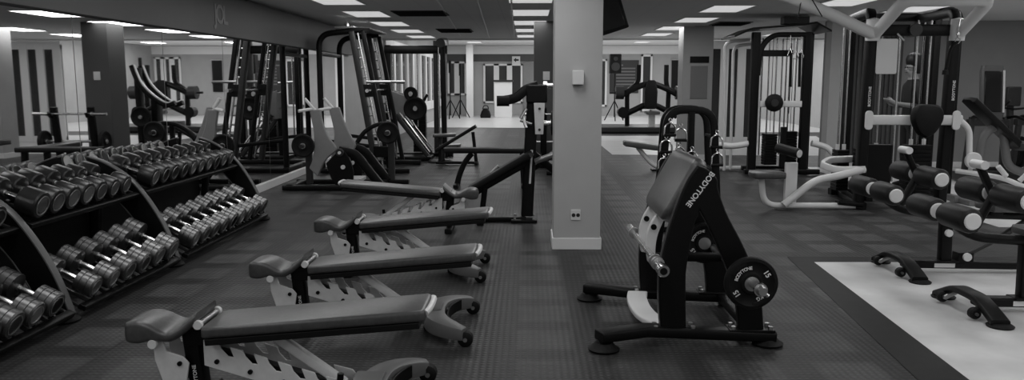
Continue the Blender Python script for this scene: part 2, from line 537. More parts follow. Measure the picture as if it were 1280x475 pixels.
# ceiling vents and trim lines
def vent(x0, x1, y0, y1, label, dark=True):
    t = thing('ceiling_vent', label, 'vent', ((x0+x1)/2, (y0+y1)/2, H), 'ceiling vents')
    fr = MB()
    for a, b in (((x0, y0), (x1, y0+.03)), ((x0, y1-.03), (x1, y1)), ((x0, y0), (x0+.03, y1)), ((x1-.03, y0), (x1, y1))):
        fr.bb((a[0], a[1], H-.014), (b[0], b[1], H-.001))
    fr.build('frame', 'vent' if dark else 'light_vent', t)
    sl = MB(); n = 6
    for i in range(n):
        ys = y0+.03 + (y1-y0-.06)*(i+.5)/n
        sl.box(((x0+x1)/2, ys, H-.01), (x1-x0-.06, (y1-y0)/n*.7, .004), Matrix.Rotation(.5, 3, 'X'))
    sl.build('slat', 'vent', t)
vent(-2.05, -1.25, 12.1, 12.9, 'black slotted ceiling vent beside the nearest left ceiling light')
vent(-1.85, -1.15, 16.2, 17.1, 'black slotted ceiling vent farther along the left aisle')
vent(3.35, 3.95, 14.4, 15.2, 'grey square ceiling vent above the grey column at right', False)
for n_, a, b in ((5, (-.20, 9.0), (-.34, 19.8)), (6, (-.62, 9.3), (-.95, 19.8)), (7, (-1.12, 9.3), (-1.55, 18.5))):
    struct(MB().bar([(a[0], a[1], H-.006), (b[0], b[1], H-.006)], .025, .01).build('trim_%d' % n_, 'white'))

# ceiling-hung black cabinet behind the pale column
t = thing('hanging_television', 'black box television hanging from the ceiling right beside the pale column', 'television', (.8, 8.2, H))
rot = Matrix.Rotation(math.radians(-14), 3, 'X')
MB().box((.78, 8.2, 2.19), (.34, .12, .42), Matrix.Rotation(math.radians(-18), 3, 'Y')).build('casing', 'black', t, .012)
MB().box((.78, 8.13, 2.19), (.28, .01, .36), Matrix.Rotation(math.radians(-18), 3, 'Y')).build('screen', 'screen', t, .004)
MB().bb((.70, 8.18, 2.38), (.76, 8.24, H-.001)).build('bracket', 'dark', t, .004)
# ------------------------------------------------------------------ adjustable benches (length along x, foot yoke at x = 0)
def pad_loft(stations, r=.02, nseg=3):
    """stations (x, z of the top, half width, thickness) -> cushion lofted along x"""
    secs = []
    for x, z, hw, th in stations:
        secs.append([V((x, a, z - th/2 + b)) for a, b in rrect(2*hw, th, min(r, th*.45, hw*.45), nseg)])
    return secs

def yoke(mb, feet, s=1):
    """C-shaped floor foot, open towards +x*s, as half of a flat arch"""
    out = smooth_curve([(.10*s, .335), (.03*s, .30), (-.055*s, .215), (-.10*s, .09), (-.10*s, -.09), (-.055*s, -.215), (.03*s, -.30), (.10*s, -.335)], 5)
    secs = []
    N = len(out)
    for i, (x, y) in enumerate(out):
        a = out[max(i-1, 0)]; b = out[min(i+1, N-1)]
        t = V((b[0]-a[0], b[1]-a[1], 0)).normalized(); nrm = V((t.y, -t.x, 0))
        k = abs(i/(N-1) - .5)*2
        w_ = .13 - .07*k**2
        z = .092 - .018*k**2
        secs.append([V((x, y, z)) + nrm*a_ + V((0, 0, b_)) for a_, b_ in rrect(w_, .095-.03*k**2, .008, 2)])
    mb.loft(secs)
    for sy in (-1, 1):
        feet.append(((.105*s, .325*sy, .045)))

def make_bench():
    b = thing('adjustable_bench', None, 'exercise bench')
    # backrest cushion
    st = [(-.848, .411, .12, .035), (-.842, .419, .138, .05)]
    for i in range(9):
        k = i/8; x = -.825 + .96*k
        st.append((x, .418 + .088*(x+.87), .150 + .004*math.sin(k*PI*.55), .052))
    st += [(.150, .418+.088*1.02-.003, .140, .052), (.158, .498, .120, .03)]
    MB().loft(pad_loft(st, .016, 4)).build('backrest', 'vinyl', b)
    m = MB(); m.box((-.35, 0, .394), (.96, .288, .030), Matrix.Rotation(-.088, 3, 'Y'))
    m.build('backrest_plate', 'vinyl_dark', b, .004)  # plate made thick and black to paint the cushion's shaded side as well
    m = MB()
    m.tube(smooth_curve([(.155, -.125, .490), (.168, -.09, .498), (.172, 0, .50), (.168, .09, .498), (.155, .125, .490)], 4), .014, 8)
    m.build('end_rim', 'grey', b)
    # saddle seat
    st = []
    for x, z, hw, th in smooth_curve([(-1.22, .398, .05, .05), (-1.205, .425, .095, .09), (-1.15, .437, .115, .105), (-1.09, .425, .12, .08), (-1.03, .395, .125, .05), (-.99, .392, .13, .045), (-.94, .42, .135, .045), (-.89, .462, .132, .045), (-.872, .478, .12, .038)], 4):
        st.append((x, z, hw, th))
    MB().loft(pad_loft(st, .02, 4)).build('seat', 'vinyl', b)
    # seat post and its bracket
    m = MB()
    m.bar([(-.945, 0, .40), (-.91, 0, .06)], .085, .075, up=(1, 0, 0))
    m.box((-.90, 0, .365), (.11, .15, .10))
    po = m.build('post', 'black', b, .006)
    text('lettering', 'BODYTONE', .024, 'print', frame((-.916, -.047, .15), (-.1, 0, 1), (-1, 0, -.1)), po, .0008)
    m = MB()
    for sy in (-1, 1):
        pl = [(-1.09, .36), (-1.045, .345), (-1.03, .29), (-.955, .265), (-.93, .235), (-.955, .09), (-1.0, .075), (-1.055, .15), (-1.085, .25)]
        m.prism(pl, sy*.075-.006, .012)
    m.build('seat_bracket', 'grey', b, .003)
    for x, z in [(-.97, .235), (-1.0, .125)] + [(-.80 + .15*i, .245-.047*i) for i in range(4)]:
        MB().cyl((x, -.09, z), (x, .09, z), .011, n=12).build('bolt', 'black', b)
    for x, z in ((-1.075, .335), (-.865, .425), (-.60, .385)):
        m = MB()
        m.cyl((x, -.105, z), (x, .105, z), .014, n=12)
        p = m.build('pin', 'steel', b)
        for sy in (-1, 1):
            m = MB(); m.lathe([(0, .0), (0, .020), (.012, .023), (.022, .020), (.024, 0)], (x, sy*.122, z), (x, 0, z), 16)
            m.build('pin_cap', 'cap', p)
    # notched ladder plates
    top = [(-.86, .345)]
    for i in range(5):
        x0 = -.79 + .108*i; z0 = .330 - .034*i
        top += [(x0, z0), (x0+.010, z0-.028), (x0+.040, z0-.062), (x0+.066, z0-.066), (x0+.058, z0-.044), (x0+.048, z0-.016)]
    poly = top + [(-.22, .155), (-.20, .13), (-.20, .05), (-.30, .055), (-.86, .225)]
    m = MB()
    for sy in (-1, 1): m.prism(poly, sy*.075-.005, .010)
    m.build('ladder', 'grey', b, .002, 1)
    m = MB()
    m.bar([(-.86, 0, .26), (-.20, 0, .075), (-.02, 0, .10)], .07, .06)
    m.build('spine', 'black', b, .004)
    m = MB()
    m.bar([(-.60, -.02, .385), (-.235, -.02, .12)], .05, .045)
    m.build('strut', 'grey', b, .003)
    m = MB(); m.tube([(-.25, -.03, .09), (-.245, -.10, .10), (-.235, -.10, .20)], .015, 10)
    m.build('lever', 'black', b)
    m = MB(); feet = []; yoke(m, feet)
    ft = m.build('foot', 'yoke', b)
    m = MB(); m.sweep([(x+.012, y*.93, .085) for x, y in smooth_curve([(.02, .26), (-.01, .19), (-.035, .08), (-.035, -.08), (-.01, -.19), (.02, -.26)], 4)], rrect(.012, .07, .004, 1), up=(0, 0, 1)); m.build('inner_edge', 'black', ft)
    m = MB(); m.bb((-.20, -.075, .05), (-.06, .075, .150))
    m.build('foot_block', 'yoke', b, .008)
    m = MB(); m.lathe([(0, .0), (0, .085), (.012, .09), (.03, .08), (.09, .06)], (-.09, 0, .002), (-.09, 0, 1), 20)
    m.build('foot_pad', 'rubber', b)
    for x, yy, z in feet:
        m = MB(); m.lathe([(-.03, 0), (-.03, .03), (-.022, .044), (.022, .044), (.03, .03), (.03, 0)], (x, yy, z), (x, yy+1, z), 18)
        wv = m.build('wheel', 'rubber', b)
        m = MB(); m.cyl((x, yy-.036, z), (x, yy+.036, z), .012, n=12); m.build('axle', 'steel', wv)
    m = MB()
    m.bar([(-.93, -.22, .03), (-.93, .22, .03)], .07, .05)
    m.build('front_foot', 'black', b, .006)
    return b
bench = make_bench()
spots = [(-.605, 3.54, 'nearest of the four adjustable benches, its grey ladder cut off by the picture edge'),
         (-.46, 4.74, 'second adjustable bench from the camera, in the row of parallel benches'),
         (-.46, 6.21, 'third adjustable bench from the camera, its pad end pointing at the pale column')]
for i, (x, y, lab) in enumerate(spots):
    o = bench if i == 0 else copy_tree(bench)
    o.location = (x, y, 0)
    tag(o, lab, None, 'adjustable benches in the middle aisle')
o = copy_tree(bench); o.location = (-1.72, 8.0, 0); o.rotation_euler = (0, 0, PI)
tag(o, 'farthest adjustable bench of the row, turned with its seat end to the right', None, 'adjustable benches in the middle aisle')
for ch in o.children:
    pass

# ------------------------------------------------------------------ dumbbell racks
def make_rack(y0, y1, label, first):
    t = thing('dumbbell_rack', label, 'dumbbell rack', (-3.2, (y0+y1)/2, 0), 'dumbbell racks along the mirrors')
    outer = smooth_curve([(-3.56, .90), (-3.44, .86), (-3.32, .79), (-3.19, .68), (-3.06, .50), (-2.95, .29), (-2.87, .05)], 6)
    inner = smooth_curve([(-3.04, .05), (-3.10, .20), (-3.20, .38), (-3.32, .53), (-3.45, .63), (-3.56, .68)], 6)
    poly = outer + inner
    ends = [y1] if not first else [y0, y1]
    for ye in ends:
        fr = MB().prism(poly, ye-.03, .06, 'xz').build('side_frame', 'black', t, .006)
        m = MB()
        for crv in (outer, inner):
            m.sweep([(x, ye, z) for x, z in crv], rrect(.064, .012, .004, 2), up=(1, 0, 1))
        m.build('edge_trim', 'edge', fr)
        m = MB(); m.lathe([(0, 0), (0, .095), (.012, .1), (.03, .09), (.05, .05), (.05, 0)], (-2.93, ye, .002), (-2.93, ye, 1), 24)
        m.build('foot', 'rubber', fr)
        m = MB(); m.bar([(-3.5, ye, .65), (-3.56, ye, .03)], .06, .07); m.bb((-3.62, ye-.05, .002), (-3.45, ye+.05, .03))
        m.build('rear_leg', 'black', fr, .004)
    for (xa, za, xb, zb), nm in (((-3.52, .735, -3.12, .60), 'upper_shelf'), ((-3.23, .26, -2.81, .06), 'lower_shelf')):
        m = MB()
        d = V((xb-xa, 0, zb-za)).normalized(); nrm = V((-d.z, 0, d.x))
        for k in (.12, .88):
            p = V((xa, 0, za)).lerp(V((xb, 0, zb)), k)
            m.bar([(p.x, y0+.03, p.z-.02), (p.x, y1-.03, p.z-.02)], .05, .035, up=tuple(nrm))
        sh = m.build(nm, 'black', t, .003)
        n = max(2, round((y1-y0)/.20)); m = MB()
        for i in range(n):
            yy = y0 + .10 + (y1-y0-.2)*i/(n-1)
            for dy in (-.055, .055):
                m.bar([(xa+.05, yy+dy, za-.018+.0), (xb-.05, yy+dy, zb-.002)], .02, .02, up=tuple(nrm))
        m.build('cradle', 'dark', sh)
    m = MB(); m.bb((-3.60, y0+.03, .10), (-3.575, y1-.03, .66)); m.build('shade_panel', 'black', t, .003)  # added black sheet, puts the dark between the tiers into the shape
    return t
ROW = [(3.32, 4.84, 'dumbbell rack at the bottom left corner, nearest of the three'),
       (4.90, 6.39, 'middle dumbbell rack between the two tall curved black frames'),
       (6.45, 8.60, 'farthest dumbbell rack, ending before the grey shrouded machine')]
for i, (a, b, lab) in enumerate(ROW): make_rack(a, b, lab, i == 0)

def make_dumbbell(kind, r, half):
    """axis along local x, centre at the origin"""
    t = thing('dumbbell', None, 'dumbbell')
    hl = half*.92
    m = MB(); m.lathe([(-half+.03, .014), (-.05, .016), (-.02, .019), (.02, .019), (.05, .016), (half-.03, .014)], (0,0,0), (1,0,0), 14)
    m.build('handle', 'chrome', t)
    for s in (-1, 1):
        if kind == 'hex':
            prof = [(0, 0), (0, r*.55), (.006, r*.92), (.014, r), (hl-.014, r), (hl-.004, r*.92), (hl, r*.78), (hl, r*.5), (hl-.008, r*.45), (hl-.008, 0)]
            n = 12
        else:
            prof = [(0, 0), (0, r*.6), (.006, r*.8), (.01, r), (hl*.30, r), (hl*.32, r*.94), (hl*.36, r*.94), (hl*.38, r), (hl*.64, r), (hl*.66, r*.94), (hl*.70, r*.94), (hl*.72, r), (hl-.01, r), (hl, r*.9), (hl, r*.6), (hl-.006, r*.55), (hl-.006, 0)]
            n = 24
        m = MB(); m.lathe(prof, (s*.062, 0, 0), (s*2, 0, 0), n)
        hd = m.build('head', 'iron' if kind == 'hex' else 'iron2', t)
        m = MB(); m.lathe([(0, 0), (0, .022), (.014, .02), (.014, 0)], (s*.05, 0, 0), (s*2, 0, 0), 14)
        m.build('collar', 'steel', hd)
        m = MB(); x = s*(.062 + hl)
        m.lathe([(0, r*.62), (.003, r*.62), (.003, r*.7), (0, r*.7)], (x, 0, 0), (x+s, 0, 0), 24)
        m.build('end_ring', 'steel', hd)
    return t
protos = {}
def dumbbell(kind, r, half, loc, tilt, label, group):
    key = (kind, r, half)
    if key not in protos:
        o = protos[key] = make_dumbbell(kind, r, half)
    else:
        o = copy_tree(protos[key])
    o.location = loc; o.rotation_euler = (0, tilt, random.uniform(-.03, .03))
    tag(o, label, None, group)
def fill(y0, y1, n, tier, rack, sizes, kind):
    for i in range(n):
        y = y0 + (y1-y0)*i/(n-1)
        r = sizes[0] + (sizes[1]-sizes[0])*i/(n-1)
        r = round(r*200)/200
        half = (.122 if kind == 'hex' else .128) + (r-.06)*.9
        half = round(half, 3)
        if tier == 'upper': x, z, tl = -3.315, .668+.012+r, .33
        else: x, z, tl = -3.005, .16+.012+r, .445
        dumbbell(kind, r, half, (x+.0, y, z), tl, 'dumbbell %s from the near end on the %s tier of the %s rack' % (ordinal(i), tier, rack), 'dumbbells on the %s tier of the %s rack' % (tier, rack))
fill(3.80, 4.62, 5, 'upper', 'nearest', (.08, .08), 'hex')
fill(3.80, 4.62, 5, 'lower', 'nearest', (.09, .08), 'round')
fill(5.03, 6.14, 7, 'upper', 'middle', (.095, .08), 'hex')
fill(5.06, 6.18, 6, 'lower', 'middle', (.075, .095), 'round')
fill(6.62, 8.36, 10, 'upper', 'farthest', (.085, .08), 'hex')
fill(6.64, 8.40, 9, 'lower', 'farthest', (.085, .09), 'round')

# ------------------------------------------------------------------ preacher curl machine
def text_arc(body, c, r, a0, a1, size, m, y, parent):
    n = len(body)
    for i, ch in enumerate(body):
        a = math.radians(a0 + (a1-a0)*(i+.5)/n)
        p = V((c[0]+r*math.cos(a), y, c[1]+r*math.sin(a)))
        text('lettering', ch, size, m, frame(p, (math.sin(a), 0, -math.cos(a)), (math.cos(a), 0, math.sin(a))), parent, .0008)

def weight_plate(name, c, r, th, label, cat='weight plate', group=None, printed=True, axis='y', side=-1):
    """urethane plate with grip slots; axis along y"""
    t = thing(name, label, cat, c, group)
    prof = [(0, .028), (0, .055), (th*.15, .06), (th*.2, r*.45), (th*.12, r*.80), (0, r*.86), (th*.05, r*.97), (th*.25, r), (th*.75, r), (th*.95, r*.97), (th, r*.86), (th*.88, r*.8), (th*.8, r*.45), (th*.85, .06), (th, .055), (th, .028)]
    m = MB(); a = V(c) + V((0, -th/2, 0)) if axis == 'y' else V(c) + V((-th/2, 0, 0))
    b = a + (V((0, 1, 0)) if axis == 'y' else V((1, 0, 0)))
    m.lathe(prof, a, b, 40)
    m.build('disc', 'rubber', t)
    m = MB(); m.lathe([(-.003, .026), (-.003, .04), (th+.003, .04), (th+.003, .026)], a, b, 24)
    m.build('hub', 'steel', t)
    if printed:
        y = c[1] - th/2 - .0006 + th*.10
        for a_, s in ((35, '15'), (215, '15')):
            q = math.radians(a_); p = V((c[0]+r*.66*math.cos(q), y-.003, c[2]+r*.66*math.sin(q)))
            text('lettering', s, r*.28, 'print', frame(p, (math.sin(q), 0, -math.cos(q)), (math.cos(q), 0, math.sin(q))), t, .0008)
        q = math.radians(-60); p = V((c[0]+r*.62*math.cos(q), y-.003, c[2]+r*.62*math.sin(q)))
        text('lettering', 'KG', r*.2, 'print', frame(p, (math.sin(q), 0, -math.cos(q)), (math.cos(q), 0, math.sin(q))), t, .0008)
        text_arc('BODYTONE', (c[0], c[2]), r*.60, 170, 90, r*.17, 'print', y-.003, t)
        for a_ in (130, 300):
            pts = [V((c[0]+r*.84*math.cos(math.radians(a_+k)), y+.001, c[2]+r*.84*math.sin(math.radians(a_+k)))) for k in range(-24, 25, 6)]
            MB().bar(pts, .03, .008, up=(0, 1, 0)).build('grip_slot', 'black_gloss', t)
    return t

def preacher():
    t = thing('preacher_curl_machine', 'black plate-loaded preacher curl machine standing alone before the pale column', 'exercise machine', (1.0, 4.9, 0))
    outer = smooth_curve([(.77, .055), (.752, .25), (.752, .45), (.785, .63), (.84, .82), (.89, .95), (.945, 1.035)], 5) + smooth_curve([(1.0, 1.02), (1.055, .965), (1.065, .90), (1.12, .76), (1.205, .605), (1.285, .43), (1.335, .24), (1.352, .055)], 5)
    inner = smooth_curve([(1.21, .055), (1.185, .28), (1.12, .47), (1.03, .665), (.965, .785)], 5) + smooth_curve([(.935, .70), (.908, .52), (.898, .38), (.91, .055)], 5)
    for yc, nm in ((4.48, 'near'), (5.30, 'far')):
        fr = MB().prism(outer + inner, yc-.03, .06).build('side_frame', 'black', t, .008)
        # floor beam, kinked at the front
        m = MB(); s = -1 if nm == 'near' else 1
        m.bar([(.40, yc+s*.13, .085), (.68, yc+s*.01, .085), (1.42, yc, .055)], .11, .06)
        m.build('floor_beam', 'black', t, .006)
        for x, yy in ((.43, yc+s*.12), (1.38, yc)):
            m = MB(); m.lathe([(0, 0), (0, .085), (.012, .09), (.022, .07), (.045, .05)], (x, yy, .002), (x, yy, 1), 24)
            m.build('foot', 'rubber', t)
        for x in (.84, 1.28):
            m = MB(); m.bb((x-.13, yc-.055, .088 if x < 1 else .084), (x+.13, yc+.055, .10))
            pl = m.build('flange', 'black', t, .003)
            m = MB()
            for dx in (-.105, .105):
                for dy in (-.035, .035): m.cyl((x+dx, yc+dy, .10), (x+dx, yc+dy, .118), .014, n=6)
            m.build('bolt', 'steel', pl)
        if nm == 'near':
            d = V((-.58, 0, -.81))
            text('lettering', 'BODYTONE', .043, 'print', frame((.962, yc-.0305, .905), d, (.81, 0, -.58)), fr, .0008, 1.0)
            m = MB(); m.sweep([(x-.002, yc, z) for x, z in outer[:31]], rrect(.05, .006, .002, 1), up=(1, 0, 0)); m.build('edge_trim', 'dark', fr)
    # curved pale cross member on the floor and a plain rear one
    m = MB()
    pts = smooth_curve([(.74, 5.26, .09), (.715, 5.10, .085), (.715, 4.9, .08), (.74, 4.70, .085), (.82, 4.52, .09)], 5)
    m.bar(pts, .13, .035); m.build('cross_member', 'pale', t, .004)
    m = MB(); m.bar([(1.30, 4.5, .07), (1.30, 5.28, .07)], .06, .05); m.build('rear_cross_member', 'black', t, .004)
    m = MB(); m.bar([(1.0, 4.5, .95), (1.0, 5.28, .95)], .10, .06); m.build('top_cross_member', 'black', t, .004)
    # arm pad: thick cushion sloping down towards the seat side
    d = V((-.185, 0, -.34)).normalized(); nrm = V((-d.z, 0, d.x)) * -1   # outward, to -x and up
    if nrm.x > 0: nrm = -nrm
    top = V((.975, 0, 1.065))
    secs = []
    L = .41
    for k, ins, th in ((-.005, .05, .03), (.0, .03, .06), (.02, .008, .085), (.06, 0, .09), (L-.08, .0, .09), (L-.04, .015, .088), (L-.01, .05, .07), (L, .09, .035)):
        y0, y1 = 4.53+ins, 5.25-ins
        c = top + d*k - nrm*.0
        sec = [V((0, (y0+y1)/2 + a, 0)) + V((c.x, 0, c.z)) + nrm*(b - .02) for a, b in rrect(y1-y0, th, min(.03, th*.45), 4)]
        secs.append(sec)
    MB().loft(secs).build('arm_pad', 'vinyl', t)
    m = MB(); c = top + d*(L/2) - nrm*.075
    m.box(c, (.34, .50, .012), Matrix.Rotation(-math.atan2(d.z, d.x), 3, 'Y')); m.build('pad_plate', 'black', t, .003)
    m = MB(); m.bar([(.90, 4.9, .80), (1.0, 4.9, .93)], .08, .05); m.build('pad_support', 'black', t)
    # pale lever plates and pivot
    for yc in (4.86, 5.16):
        m = MB(); m.prism(smooth_curve([(.80, .72), (.745, .62), (.725, .52), (.74, .40)], 4) + smooth_curve([(.79, .39), (.785, .48), (.80, .58), (.85, .70)], 4), yc-.02, .04)
        lv = m.build('lever_arm', 'pale', t, .005)
        m = MB(); m.cyl((.77, yc-.03, .62), (.77, yc+.03, .62), .018, n=16); m.build('pivot_bolt', 'black', lv)
    m = MB(); m.cyl((1.22, 4.36, .42), (1.22, 5.36, .42), .025); m.build('plate_axle', 'steel', t)
    m = MB(); m.bar([(.80, 4.9, .42), (1.22, 4.9, .42)], .06, .05); m.build('lever_beam', 'black', t)
    for a, b in (((1.22, 4.42, .42), (1.22, 4.06, .42)), ((1.20, 5.34, .44), (1.20, 5.50, .44))):
        m = MB(); m.lathe([(0, .0), (0, .024), (.30, .024), (.31, .028), (.33, .028), (.36, .022), (.36, 0)] if b[1] < 5 else [(0, 0), (0, .024), (.16, .024), (.16, 0)], a, b, 20)
        m.build('plate_peg', 'steel', t)
    m = MB(); m.cyl((1.22, 4.11, .42), (1.26, 4.11, .385), .012, n=10); m.cyl((1.22, 4.10, .42), (1.22, 4.12, .42), .036)
    m.build('collar_clip', 'chrome', t)
    # curl bar
    a, b = V((.735, 4.24, .485)), V((.725, 5.62, .475))
    m = MB()
    m.lathe([(0, 0), (0, .032), (.012, .036), (.05, .036), (.055, .026), (.20, .026), (.205, .018), (1.17, .018), (1.18, .026), (1.37, .026), (1.38, 0)], a, b, 20)
    br = m.build('curl_bar', 'chrome', t)
    m = MB()
    for k in (.19, .26, 1.14):
        m.lathe([(k, .018), (k, .038), (k+.03, .038), (k+.03, .018)], a, b, 20)
    m.build('collar', 'steel', br)
    m = MB(); q = (b-a).normalized(); m.cyl(a - q*.001, a - q*.004, .02); m.build('end_cap', 'black', br)
preacher()
weight_plate('weight_plate', (1.215, 4.275, .415), .145, .05, 'black weight plate with white print on the near peg of the preacher curl machine', group='plates on the preacher curl machine')
weight_plate('weight_plate', (1.16, 5.20, .45), .135, .05, 'black weight plate seen through the preacher curl machine frame on its far side', group='plates on the preacher curl machine')
# ------------------------------------------------------------------ roller benches at right (origin on the floor under the arched foot)
def foam(mb, a, b, r):
    a, b = V(a), V(b); L = (b-a).length
    mb.lathe([(0, .02), (0, r*.7), (.012, r*.92), (.03, r), (L-.03, r), (L-.012, r*.92), (L, r*.7), (L, .02)], a, b, 24)

def roller_bench(x0, yc, label, seat_x):
    t = thing('roller_bench', label, 'exercise bench', (x0, yc, 0), 'black roller benches by the pale floor')
    P = lambda x, y, z: V((x0 + x, yc + y, z))
    # arched floor foot
    m = MB(); secs = []
    pts = smooth_curve([(0, .36, .03), (0, .28, .065), (-.005, .14, .12), (-.01, 0, .13), (-.005, -.14, .12), (0, -.28, .065), (0, -.36, .03)], 4)
    for x, y, z in pts:
        w_ = .10 + .02*abs(y)/.36
        secs.append([P(x+a, y, z+b) for a, b in rrect(w_, .045, .015, 3)])
    m.loft(secs); m.build('foot_arch', 'black', t)
    for sy in (-1, 1):
        m = MB(); m.lathe([(0, 0), (0, .075), (.012, .08), (.025, .06), (.03, 0)], P(.01, sy*.34, .002), P(.01, sy*.34, 1), 22)
        m.build('foot_pad', 'rubber', t)
        m = MB(); m.lathe([(-.025, 0), (-.025, .026), (-.018, .036), (.018, .036), (.025, .026), (.025, 0)], P(-.075, sy*.20, .05), P(-.075, sy*.20+1, .05), 16)
        wv = m.build('wheel', 'rubber', t)
        m = MB(); m.bar([P(-.075, sy*.165, .05), P(0, sy*.165, .09)], .02, .03); m.cyl(P(-.075, sy*.16, .05), P(-.075, sy*.24, .05), .01, n=10)
        m.build('wheel_fork', 'steel', wv)
    m = MB(); m.bar([P(.03, 0, .075), P(1.32, 0, .06)], .09, .06); m.build('base_beam', 'black', t, .006)
    m = MB(); m.bb(P(.26, -.0465, .052), P(.42, -.044, .085)); m.build('sticker', 'pale', t)
    m = MB(); m.bar([P(1.28, -.24, .04), P(1.28, .24, .04)], .08, .06); m.build('rear_foot', 'black', t, .006)
    m = MB(); m.bar([P(.355, 0, .08), P(.345, 0, .50)], .075, .09, up=(1, 0, 0)); m.bb(P(.27, -.06, .09), P(.44, .06, .105))
    m.build('post', 'black', t, .004)
    m = MB(); m.cyl(P(.345, -.05, .33), P(.345, -.075, .33), .028); m.build('knob', 'cap', t)
    # main tube bending up to the lower rollers
    m = MB(); m.tube(fillet([P(1.25, 0, .45), P(.28, 0, .48), P(-.02, 0, .50), P(-.21, 0, .655)], .16), .034, 12); m.build('main_tube', 'black', t)
    m = MB(); m.tube([P(-.03, 0, .51), P(.10, 0, .77)], .028, 12); m.build('roller_strut', 'black', t)
    m = MB(); m.bar([P(.10, 0, .77), P(.0, 0, .965)], .05, .04, up=(1, 0, 0)); hp = m.build('handle_post', 'black', t, .004)
    m = MB(); m.cyl(P(-.005, -.07, .975), P(-.005, .07, .975), .028); m.build('handle_grip', 'pale', hp)
    for nm, x, z in (('lower', -.22, .665), ('upper', .105, .785)):
        m = MB(); m.cyl(P(x, -.36, z), P(x, .36, z), .018, n=12); ax = m.build('roller_axle', 'steel', t)
        for a, b in ((-.36, -.05), (.05, .36)):
            m = MB(); foam(m, P(x, a, z), P(x, b, z), .078); rl = m.build('foam_roller', 'foam', t)
            e = a if a < -.1 else b; s = -1 if a < 0 else 1
            m = MB(); m.lathe([(0, 0), (0, .05), (.008, .052), (.016, .045), (.018, 0)], P(x, e - s*.002, z), P(x, e + s, z), 20); m.build('end_cap', 'cap', rl)
            i_ = b if a < 0 else a
            m = MB(); m.lathe([(0, .018), (0, .05), (.008, .052), (.014, .045), (.014, .018)], P(x, i_ + s*.002, z), P(x, i_ - s, z), 20); m.build('collar', 'cap', rl)
    # adjusting strut with a white end
    m = MB(); m.tube([P(.50, 0, .13), P(.80, 0, .30), P(1.0, 0, .44)], .024, 10); st = m.build('adjusting_strut', 'dark', t)
    m = MB(); m.bb(P(.44, -.05, .09), P(.56, .05, .17)); m.build('hinge', 'black', st, .004)
    m = MB(); m.cyl(P(.50, -.055, .14), P(.50, -.075, .14), .032); m.build('hinge_cap', 'cap', st)
    # seat and sloping backrest
    m = MB(); m.loft([[P(x, a, .535+b) for a, b in rrect(2*hw, th, .018, 3)] for x, hw, th in ((seat_x, .10, .04), (seat_x+.02, .14, .06), (seat_x+.20, .15, .065), (seat_x+.36, .14, .06), (seat_x+.38, .10, .04))])
    m.build('seat', 'vinyl', t)
    m = MB(); m.bar([P(seat_x+.1, 0, .46), P(seat_x+.1, 0, .51)], .08, .1); m.build('seat_mount', 'black', t)
    return t
roller_bench(2.94, 6.27, 'farther black roller bench, its arched foot at the far corner of the pale floor', .62)
roller_bench(2.90, 5.17, 'nearer black roller bench cut off by the right edge, arched foot on the pale floor', .30)

# ------------------------------------------------------------------ pulley machines
def weight_stack(x0, x1, y0, y1, z0, z1, parent, n=12):
    m = MB()
    for i in range(n):
        a = z0 + (z1-z0)*i/n
        m.bb((x0, y0, a+.004), (x1, y1, a + (z1-z0)/n))
    return m.build('weight_stack', 'black', parent, .003, 1)

def rods(parent, pts, r=.012, m_='chrome'):
    for x, y, z0, z1 in pts:
        MB().cyl((x, y, z0), (x, y, z1), r, n=10).build('guide_rod', m_, parent)

def vertical_mark(parent, x, y, z, h):
    text('lettering', 'BODYTONE', h*.125, 'print', frame((x, y, z), (0, 0, 1), (-1, 0, 0)), parent, .001)

